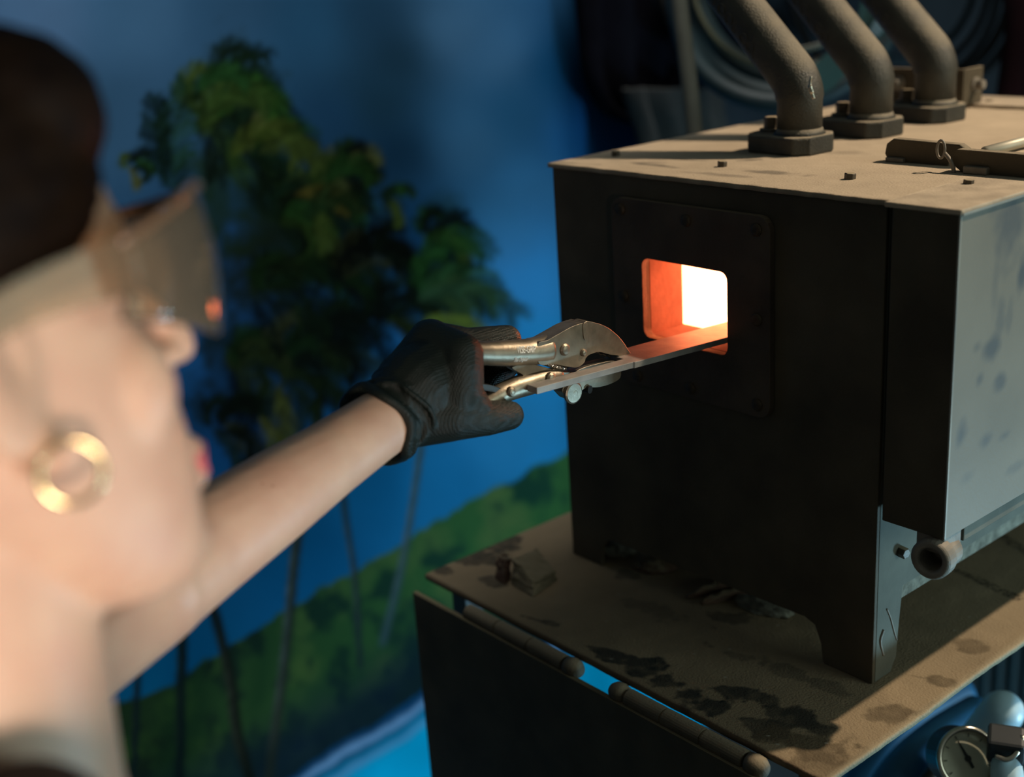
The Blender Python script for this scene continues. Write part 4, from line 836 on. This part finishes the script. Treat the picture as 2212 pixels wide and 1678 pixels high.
# black glove on the left hand
def glove():
    bm = bmesh.new()
    wc = at(833, 905, 0.893); fd = (at(960, 830, 0.925) - wc).normalized()
    # palm and web
    chain(bm, [at(838, 902, 0.894), at(905, 845, 0.91), at(950, 815, 0.925)], [0.0265, 0.034, 0.033])
    chain(bm, [at(880, 845, 0.91), at(930, 738, 0.932)], [0.027, 0.0172]); chain(bm, [at(930, 740, 0.932), at(930, 752, 0.957), at(932, 772, 0.980), at(935, 800, 0.998)], [0.0175, 0.0168, 0.0158, 0.0145])
    chain(bm, [at(930, 740, 0.925), at(996, 768, 0.907), at(994, 800, 0.904), at(988, 850, 0.903), at(975, 895, 0.908)], [0.017, 0.0165, 0.0172, 0.0180, 0.0195]); caps(bm, at(900, 860, 0.93), at(935, 790, 0.975), 0.03, 0.026)
    # index (nearest) over the top handle, curling down behind it
    chain(bm, [at(930, 742, 0.932), at(1010, 747, 0.945), at(1094, 734, 0.962), at(1092, 792, 0.980), at(1060, 826, 0.972)], [0.0172, 0.0138, 0.0116, 0.0102, 0.0090])
    chain(bm, [at(930, 752, 0.957), at(1085, 742, 0.988), at(1080, 800, 1.003), at(1050, 836, 0.990)], [0.0160, 0.0122, 0.0104, 0.0092])
    chain(bm, [at(932, 772, 0.980), at(1066, 760, 1.010), at(1060, 812, 1.020), at(1030, 842, 1.004)], [0.0150, 0.0116, 0.0098, 0.0088])
    chain(bm, [at(935, 800, 0.998), at(1036, 790, 1.024), at(1036, 832, 1.028), at(1010, 850, 1.012)], [0.0138, 0.0102, 0.0088, 0.0078])
    # thumb under the lower handle
    chain(bm, [at(885, 903, 0.902), at(975, 898, 0.904), at(1050, 903, 0.915), at(1100, 897, 0.930)], [0.022, 0.0188, 0.0132, 0.0110]); chain(bm, [at(990, 840, 0.903), at(1024, 880, 0.908)], [0.0165, 0.0130])
    # cuff: rolled edge and wrinkled folds round the wrist
    ax = (at(860, 885, 0.90) - at(790, 940, 0.878)).normalized()
    s, t, d = frame_from(ax)
    def fold(c, r0, minor, tx, ty, ph, amp):
        ring = []
        for a in np.linspace(0, 2 * math.pi, 40, endpoint=False):
            rr = r0 * (1 + amp * math.sin(3 * a + ph) + amp * 0.6 * math.sin(7 * a + 2 * ph)); off = tx * math.cos(a) + ty * math.sin(a) + 0.0025 * math.sin(4 * a + ph)
            ring.append(Vector(c) + (s * math.cos(a) + t * math.sin(a)) * rr + d * off)
        tube(bm, ring, minor, 10, closed=True)
    fold(at(817, 917, 0.888), 0.0292, 0.0036, 0.001, 0.002, 0.3, 0.03); fold(at(824, 912, 0.890), 0.0288, 0.0026, 0.003, -0.002, 1.4, 0.03); fold(at(834, 905, 0.893), 0.0284, 0.0024, 0.008, 0.004, 2.2, 0.04); fold(at(846, 897, 0.896), 0.0282, 0.0024, -0.007, 0.007, 4.0, 0.04); fold(at(860, 888, 0.899), 0.0288, 0.0022, 0.008, -0.007, 5.2, 0.04); fold(at(876, 876, 0.903), 0.0310, 0.0018, -0.008, -0.006, 0.9, 0.03)
    lathe(bm, at(816, 917, 0.8875), ax, [(0, 0.0225), (0.0002, 0.0290), (0.014, 0.0272), (0.03, 0.0285), (0.0302, 0.02)], 36)
    co, fs = remeshed(bm, 0.00125, 4, 0.5)
    return obj_me('glove', mesh_from('glove', co, fs), 'glove', per, smooth=True)
glove()
# safety glasses: wrap lens pieces, brow bar, temples
gl = empty('safety_glasses', hd(0, 0.10, 0.01), 'clear amber-tinted wraparound safety glasses worn on the face', 'glasses')
def lens(s):
    bm = bmesh.new(); rows = []
    for i in range(25):
        t_ = i / 24; ph = math.radians(4 + 80 * t_); x = 0.0815 * math.sin(ph) ** 0.9; y = 0.032 + 0.090 * math.cos(ph) ** 0.8; fall = max(0, t_ - 0.55) / 0.45
        top = 0.048 - 0.016 * fall; hgt = 0.060 * (0.60 + 0.40 * math.sin(math.pi / 2 * min(1, t_ * 3.4))) * (1 - 0.55 * fall)
        rows.append([bm.verts.new(hd(s * x, y + 0.004 * math.sin(math.pi * j / 8) - 0.008 * (j / 8), top - hgt * j / 8)) for j in range(9)])
    for a, b in zip(rows, rows[1:]):
        for j in range(8): bm.faces.new((a[j], b[j], b[j + 1], a[j + 1]))
    o = obj('lens', bm, 'lens', gl, smooth=True); m_ = o.modifiers.new('t', 'SOLIDIFY'); m_.thickness = 0.002
for s in (-1, 1):
    lens(s)
    bm = bmesh.new(); tp = smooth_curve([hd(s * 0.0815, 0.050, 0.024), hd(s * 0.083, 0.025, 0.023), hd(s * 0.083, 0.0, 0.020), hd(s * 0.081, -0.03, 0.010), hd(s * 0.077, -0.045, -0.005)], 6); rows = []
    U_ = HM @ Vector((0, 0, 1)); X_ = HM @ Vector((s, 0, 0))
    for i, p in enumerate(tp):
        hh = 0.011 * (1 - 0.6 * i / len(tp)); rows.append([bm.verts.new(p + U_ * a * hh + X_ * b * 0.0014) for a, b in ((-1, -1), (-1, 1), (1, 1), (1, -1))])
    for a, b in zip(rows, rows[1:]):
        for j in range(4): bm.faces.new((a[j], a[(j + 1) % 4], b[(j + 1) % 4], b[j]))
    bm.faces.new(rows[0]); bm.faces.new(rows[-1]); obj('temple', bm, 'lens', gl)
bm = bmesh.new(); bp2 = []
for sg in (-1, 1):
    pp = [hd(sg * 0.0815 * math.sin(math.radians(4 + 80 * t_)) ** 0.9, 0.033 + 0.090 * math.cos(math.radians(4 + 80 * t_)) ** 0.8, 0.049 - 0.016 * max(0, t_ - 0.55) / 0.45) for t_ in np.linspace(0, 1, 13)]
    bp2 += pp[::-1] if sg < 0 else pp
tube(bm, smooth_curve(bp2, 3), 0.0022, 10); obj('brow_bar', bm, mat('amber_plastic_frame', (0.20, 0.12, 0.07), 0.15, 0, 0.1, spec=0.9), gl, smooth=True)
# hoop earring
bm = bmesh.new(); hcn = hd(0.0785, 0.003, -0.0415); e1 = HM @ Vector((0.25, 0.95, 0)).normalized(); e2 = HM @ Vector((0, 0, 1))
tube(bm, [hcn + (e1 * math.cos(a) + e2 * math.sin(a)) * 0.0113 for a in np.linspace(0, 2 * math.pi, 40, endpoint=False)], 0.0015, 12, closed=True)
tag(obj('hoop_earring', bm, 'gold', None, smooth=True), 'small gold hoop earring hanging from the right ear lobe', 'earring')

# ------------------------------------------------------------------ dim things hanging behind the furnace
def cloth(name, pts_l, pts_r, xw, m_, label, cat, folds=5, amp=0.018):
    """draped cloth between a left and a right outline, hung from the wall side"""
    rows = []; bm = bmesh.new(); n = len(pts_l) * 4; Lc = smooth_curve([Vector((a, b, 0)) for a, b in pts_l], 6); Rc = smooth_curve([Vector((a, b, 0)) for a, b in pts_r], 6)
    for a, b in zip(Lc, Rc):
        r_ = []
        for i in range(33):
            t_ = i / 32; q = a + (b - a) * t_; p = on(q.x, q.y, 0, xw); p.x += amp * math.sin(t_ * folds * 2 * math.pi) * (0.5 + 0.5 * math.sin(3 * t_ + 1)); r_.append(bm.verts.new(p))
        rows.append(r_)
    for a, b in zip(rows, rows[1:]):
        for i in range(32): bm.faces.new((a[i], a[i + 1], b[i + 1], b[i]))
    o = obj(name, bm, m_, None, smooth=True); s_ = o.modifiers.new('t', 'SOLIDIFY'); s_.thickness = 0.006
    return tag(o, label, cat)
cloth('black_coat', [(1215, -200), (1235, -60), (1248, 60), (1262, 170), (1300, 235), (1350, 255)], [(1640, -200), (1640, -60), (1620, 60), (1600, 170), (1530, 245), (1480, 285)], -0.555, 'black_cloth', 'black coat hanging against the mural left of the grey hose', 'coat')
cloth('dark_red_cloth', [(2150, -200), (2160, -60), (2170, 60), (2160, 140), (2150, 220), (2150, 300)], [(2480, -200), (2480, -60), (2480, 60), (2480, 140), (2480, 220), (2480, 300)], -0.08, 'red_cloth', 'dark red cloth hanging at the right behind the furnace', 'cloth', 4)
cloth('grey_sack', [(1345, 190), (1350, 215), (1360, 245), (1370, 275), (1380, 330), (1380, 420)], [(1560, 190), (1560, 215), (1560, 245), (1570, 275), (1580, 330), (1580, 420)], -0.50, mat('dark_grey_sack', (0.022, 0.023, 0.022), 1, 0, 0.2), 'dim grey sack slumped below the black coat', 'sack', 3)
bm = bmesh.new(); tube(bm, smooth_curve([at(1450, -260, 1.46), at(1462, -60, 1.46), at(1474, 60, 1.46), at(1488, 170, 1.46), at(1500, 290, 1.46), at(1508, 420, 1.46)]), 0.0098, 18)
tag(obj('grey_hose', bm, 'grey_hose', None, smooth=True), 'grey hose hanging straight down behind the furnace left of the pipes', 'hose')
def loop(u, v, D, ru, squash, r, tilt, name, m_, label, group=None, n=56):
    c = at(u, v, D); R_ = ru / FPX * D; a_ = Vector(CR); b_ = Vector(-CD); f_ = Vector(CF); bm = bmesh.new()
    tube(bm, [c + a_ * (R_ * math.cos(t)) + b_ * (R_ * squash * math.sin(t)) + f_ * (tilt * R_ * math.cos(t) + 0.01 * math.sin(2 * t)) for t in np.linspace(0, 2 * math.pi, n, endpoint=False)], r, 12, closed=True)
    return obj(name, bm, m_, None, smooth=True)
def coil(name, label, cat, parts, loc):
    e = empty(name, loc, label, cat)
    for (u, v, D, ru, sq, r, ti, m_) in parts:
        o = loop(u, v, D, ru, sq, r, ti, 'loop', m_, None); o.parent = e; o.location = o.location - Vector(loc)
    bm = bmesh.new(); top = at(parts[0][0], parts[0][1] - parts[0][3] * parts[0][4] + 6, parts[0][2]); tube(bm, [top + Vector((0, 0.0, 0.03)), top + Vector((0, 0, -0.002)), top + Vector((-0.15, 0.15, 0.0))], 0.004, 8); h = obj('hook', bm, 'black_steel', e)
    return e
coil('teal_hose_coil', 'coiled dark teal air hose hanging behind the first two elbow pipes', 'hose coil', [(1690, -40, 1.74, 235, 1.05, 0.016, 0.1, 'teal_hose'), (1700, -48, 1.77, 205, 1.05, 0.016, 0.15, 'teal_hose'), (1696, -10, 1.71, 232, 1.0, 0.013, -0.1, 'teal_hose'), (1705, -60, 1.70, 212, 0.98, 0.0045, 0.0, 'olive_hose'), (1712, -70, 1.69, 178, 1.0, 0.004, 0.1, 'olive_hose')], at(1690, -40, 1.74))
coil('tan_hose_coil', 'tan cloth-covered hose loop behind the grey hose', 'hose coil', [(1680, -60, 1.93, 250, 0.98, 0.017, 0.2, 'tan_hose'), (1690, -120, 1.96, 250, 1.1, 0.012, 0.2, 'tan_hose')], at(1680, -60, 1.93))
coil('black_cable_coil', 'coil of black cables hanging behind the rear elbow pipe', 'cable coil', [(1950, -60, 2.12, 215, 1.15, 0.006, 0.1, 'black_cable'), (1955, -70, 2.13, 190, 1.2, 0.006, 0.1, 'black_cable'), (1945, -60, 2.11, 240, 1.1, 0.0075, 0.0, 'black_cable'), (1950, -80, 2.14, 165, 1.25, 0.006, 0.1, 'teal_hose'), (1960, -60, 2.15, 262, 1.05, 0.008, 0.1, 'black_cable')], at(1950, -60, 2.12))
# teal strap with pale tag seen between the pipes
bm = bmesh.new(); A = [at(1862, -40, 1.60), at(1905, -40, 1.60), at(1925, 60, 1.60), at(1890, 96, 1.60), at(1800, 190, 1.60), at(1740, 225, 1.60), at(1735, 160, 1.60), at(1850, 60, 1.60)]
vs = [bm.verts.new(p) for p in A]; bm.faces.new(vs); o = obj('teal_strap', bm, 'teal_band', None); m_ = o.modifiers.new('t', 'SOLIDIFY'); m_.thickness = 0.006; tag(o, 'broad bright teal strap showing between the elbow pipes', 'strap')
bm = bmesh.new(); vs = [bm.verts.new(p) for p in (at(1893, 38, 1.59), at(1916, 54, 1.59), at(1896, 80, 1.59), at(1876, 70, 1.59))]; bm.faces.new(vs); t_ = obj('tag', bm, mat('pale_tag', (0.13, 0.18, 0.20), 0.6), o); m_ = t_.modifiers.new('t', 'SOLIDIFY'); m_.thickness = 0.002

# ------------------------------------------------------------------ under the bench, right
D0 = 1.10
ga = empty('pressure_gauge', at(2090, 1640, D0), 'round pressure gauge with dark case and cream dial below the bench edge', 'gauge')
gn = (Vector(-CF) * 0.85 + Vector(CR) * 0.05 + Vector((0, 0, 0.5)) * 0.35).normalized()
gcx = at(2090, 1638, D0); gr = 63 / FPX * D0
bm = bmesh.new(); lathe(bm, gcx - gn * 0.034, gn, [(0, gr * 0.9), (0.003, gr * 1.02), (0.031, gr * 1.02), (0.031, gr * 0.9)], 40); obj('case', bm, 'gauge_body', ga, bevel=0.0008)
bs_, bt_, _ = frame_from(gn); bm = bmesh.new(); tube(bm, [gcx + gn * 0.001 + (bs_ * math.cos(q) + bt_ * math.sin(q)) * gr * 1.0 for q in np.linspace(0, 2 * math.pi, 48, endpoint=False)], 0.0026, 12, closed=True)
obj('bezel', bm, 'chrome', ga, smooth=True)
bm = bmesh.new(); lathe(bm, gcx - gn * 0.0018, gn, [(0, gr * 0.93), (0.0008, gr * 0.93)], 40); dial = obj('dial', bm, 'gauge_dial', ga)
s_, t_, d_ = frame_from(gn); bm = bmesh.new(); na = (at(2070, 1612, D0) - at(2092, 1655, D0)); na = (na - gn * na.dot(gn)).normalized(); cc = gcx + gn * 0.0008
sdv = gn.cross(na)
plate2d(bm, [(-0.35, -0.05), (-0.35, 0.05), (0.0, 0.06), (0.7, 0.012), (0.7, -0.012), (0.0, -0.06)], [], lambda a, b: cc + na * a * gr + sdv * b * gr, gn * 0.0006); lathe(bm, cc, gn, [(0, gr * 0.11), (0.0012, gr * 0.11)], 20); obj('needle', bm, 'needle', dial)
bm = bmesh.new()
for q in range(9):
    a = math.radians(-135 + 270 * q / 8); dv = na * math.cos(a) + sdv * math.sin(a); m4 = [cc + dv * gr * 0.72 - gn * 0.0006, cc + dv * gr * 0.84 - gn * 0.0006]; tube(bm, m4, 0.0004, 6)
obj('tick_marks', bm, 'needle', dial)
bm = bmesh.new(); tube(bm, [gcx - gn * 0.02, gcx - gn * 0.024 + Vector((0, 0, -0.06)), Vector((gcx.x, gcx.y + 0.03, FZ + 0.02)), Vector((gcx.x, gcx.y + 0.03, FZ))], [0.006, 0.007, 0.009, 0.03], 14); obj('standpipe', bm, 'gauge_body', ga, smooth=True)
bm = bmesh.new(); lathe(bm, gcx + gn * 0.0025, gn, [(0, gr * 0.92), (0.001, gr * 0.92)], 40); obj('glass', bm, 'glass', ga)
# pale handle and its dark clamp
bm = bmesh.new(); h0 = at(2166, 1536, 1.20); h1 = at(2040, 1700, 1.27); caps(bm, h0, h1, 0.0198, 0.0198, 28); tag(obj('pale_handle', bm, 'blue_white', None, smooth=True), 'rounded whitish plastic handle, blue light painted into its colour, slanting behind the pressure gauge', 'handle')
cl = empty('hose_valve', at(2175, 1610, 1.08), 'dark clamp valve right of the pressure gauge', 'valve')
bm = bmesh.new(); m4 = Matrix.Translation(at(2170, 1606, 1.08)) @ Matrix.Rotation(0.5, 4, 'Z') @ Matrix.Rotation(0.3, 4, 'X'); box(bm, -0.014, 0.016, -0.012, 0.012, -0.014, 0.012, m4); obj('clamp_block', bm, 'gauge_body', cl, bevel=0.003)
bm = bmesh.new(); tube(bm, smooth_curve([at(2150, 1632, 1.07), at(2175, 1640, 1.065), at(2196, 1625, 1.065), at(2210, 1590, 1.07)]), 0.0025, 10); obj('clamp_wire', bm, 'chrome', cl, smooth=True)
bm = bmesh.new(); tube(bm, [at(2172, 1632, 1.08), at(2176, 1680, 1.08), at(2180, 1740, 1.08)], [0.012, 0.014, 0.014], 20); obj('stem', bm, 'blue_white', cl, smooth=True)
for i, (pts, r, m_, lb) in enumerate([([(1880, 1760, 1.30), (1950, 1660, 1.30), (2030, 1590, 1.32), (2110, 1540, 1.36)], 0.020, 'blue_hose', 'thick blue hose running diagonally left of the pressure gauge'), ([(1860, 1700, 1.42), (1920, 1600, 1.42), (1990, 1540, 1.44), (2080, 1490, 1.46)], 0.024, 'blue_hose', 'thick blue hose highest under the bench edge'), ([(1940, 1770, 1.24), (2000, 1690, 1.24), (2040, 1640, 1.25), (2070, 1600, 1.28)], 0.008, 'black_cable', 'black cable between the blue hoses and the pressure gauge')]):
    bm = bmesh.new(); tube(bm, smooth_curve([at(*q) for q in pts]), r, 18); tag(obj('black_cable' if i == 2 else 'blue_hose', bm, m_, None, smooth=True), lb, 'cable' if i == 2 else 'hose')
gr_e = empty('slatted_panel', at(2190, 1480, 2.0), 'dark teal upright slatted panel behind the pressure gauge', 'panel')
for i in range(9):
    p = at(2120 + 30 * i, 1500, 2.0); bm = bmesh.new(); box(bm, p.x - 0.007, p.x + 0.007, p.y - 0.004, p.y + 0.004, p.z - 0.30, p.z + 0.45); obj('slat', bm, 'dark_teal', gr_e, bevel=0.001)
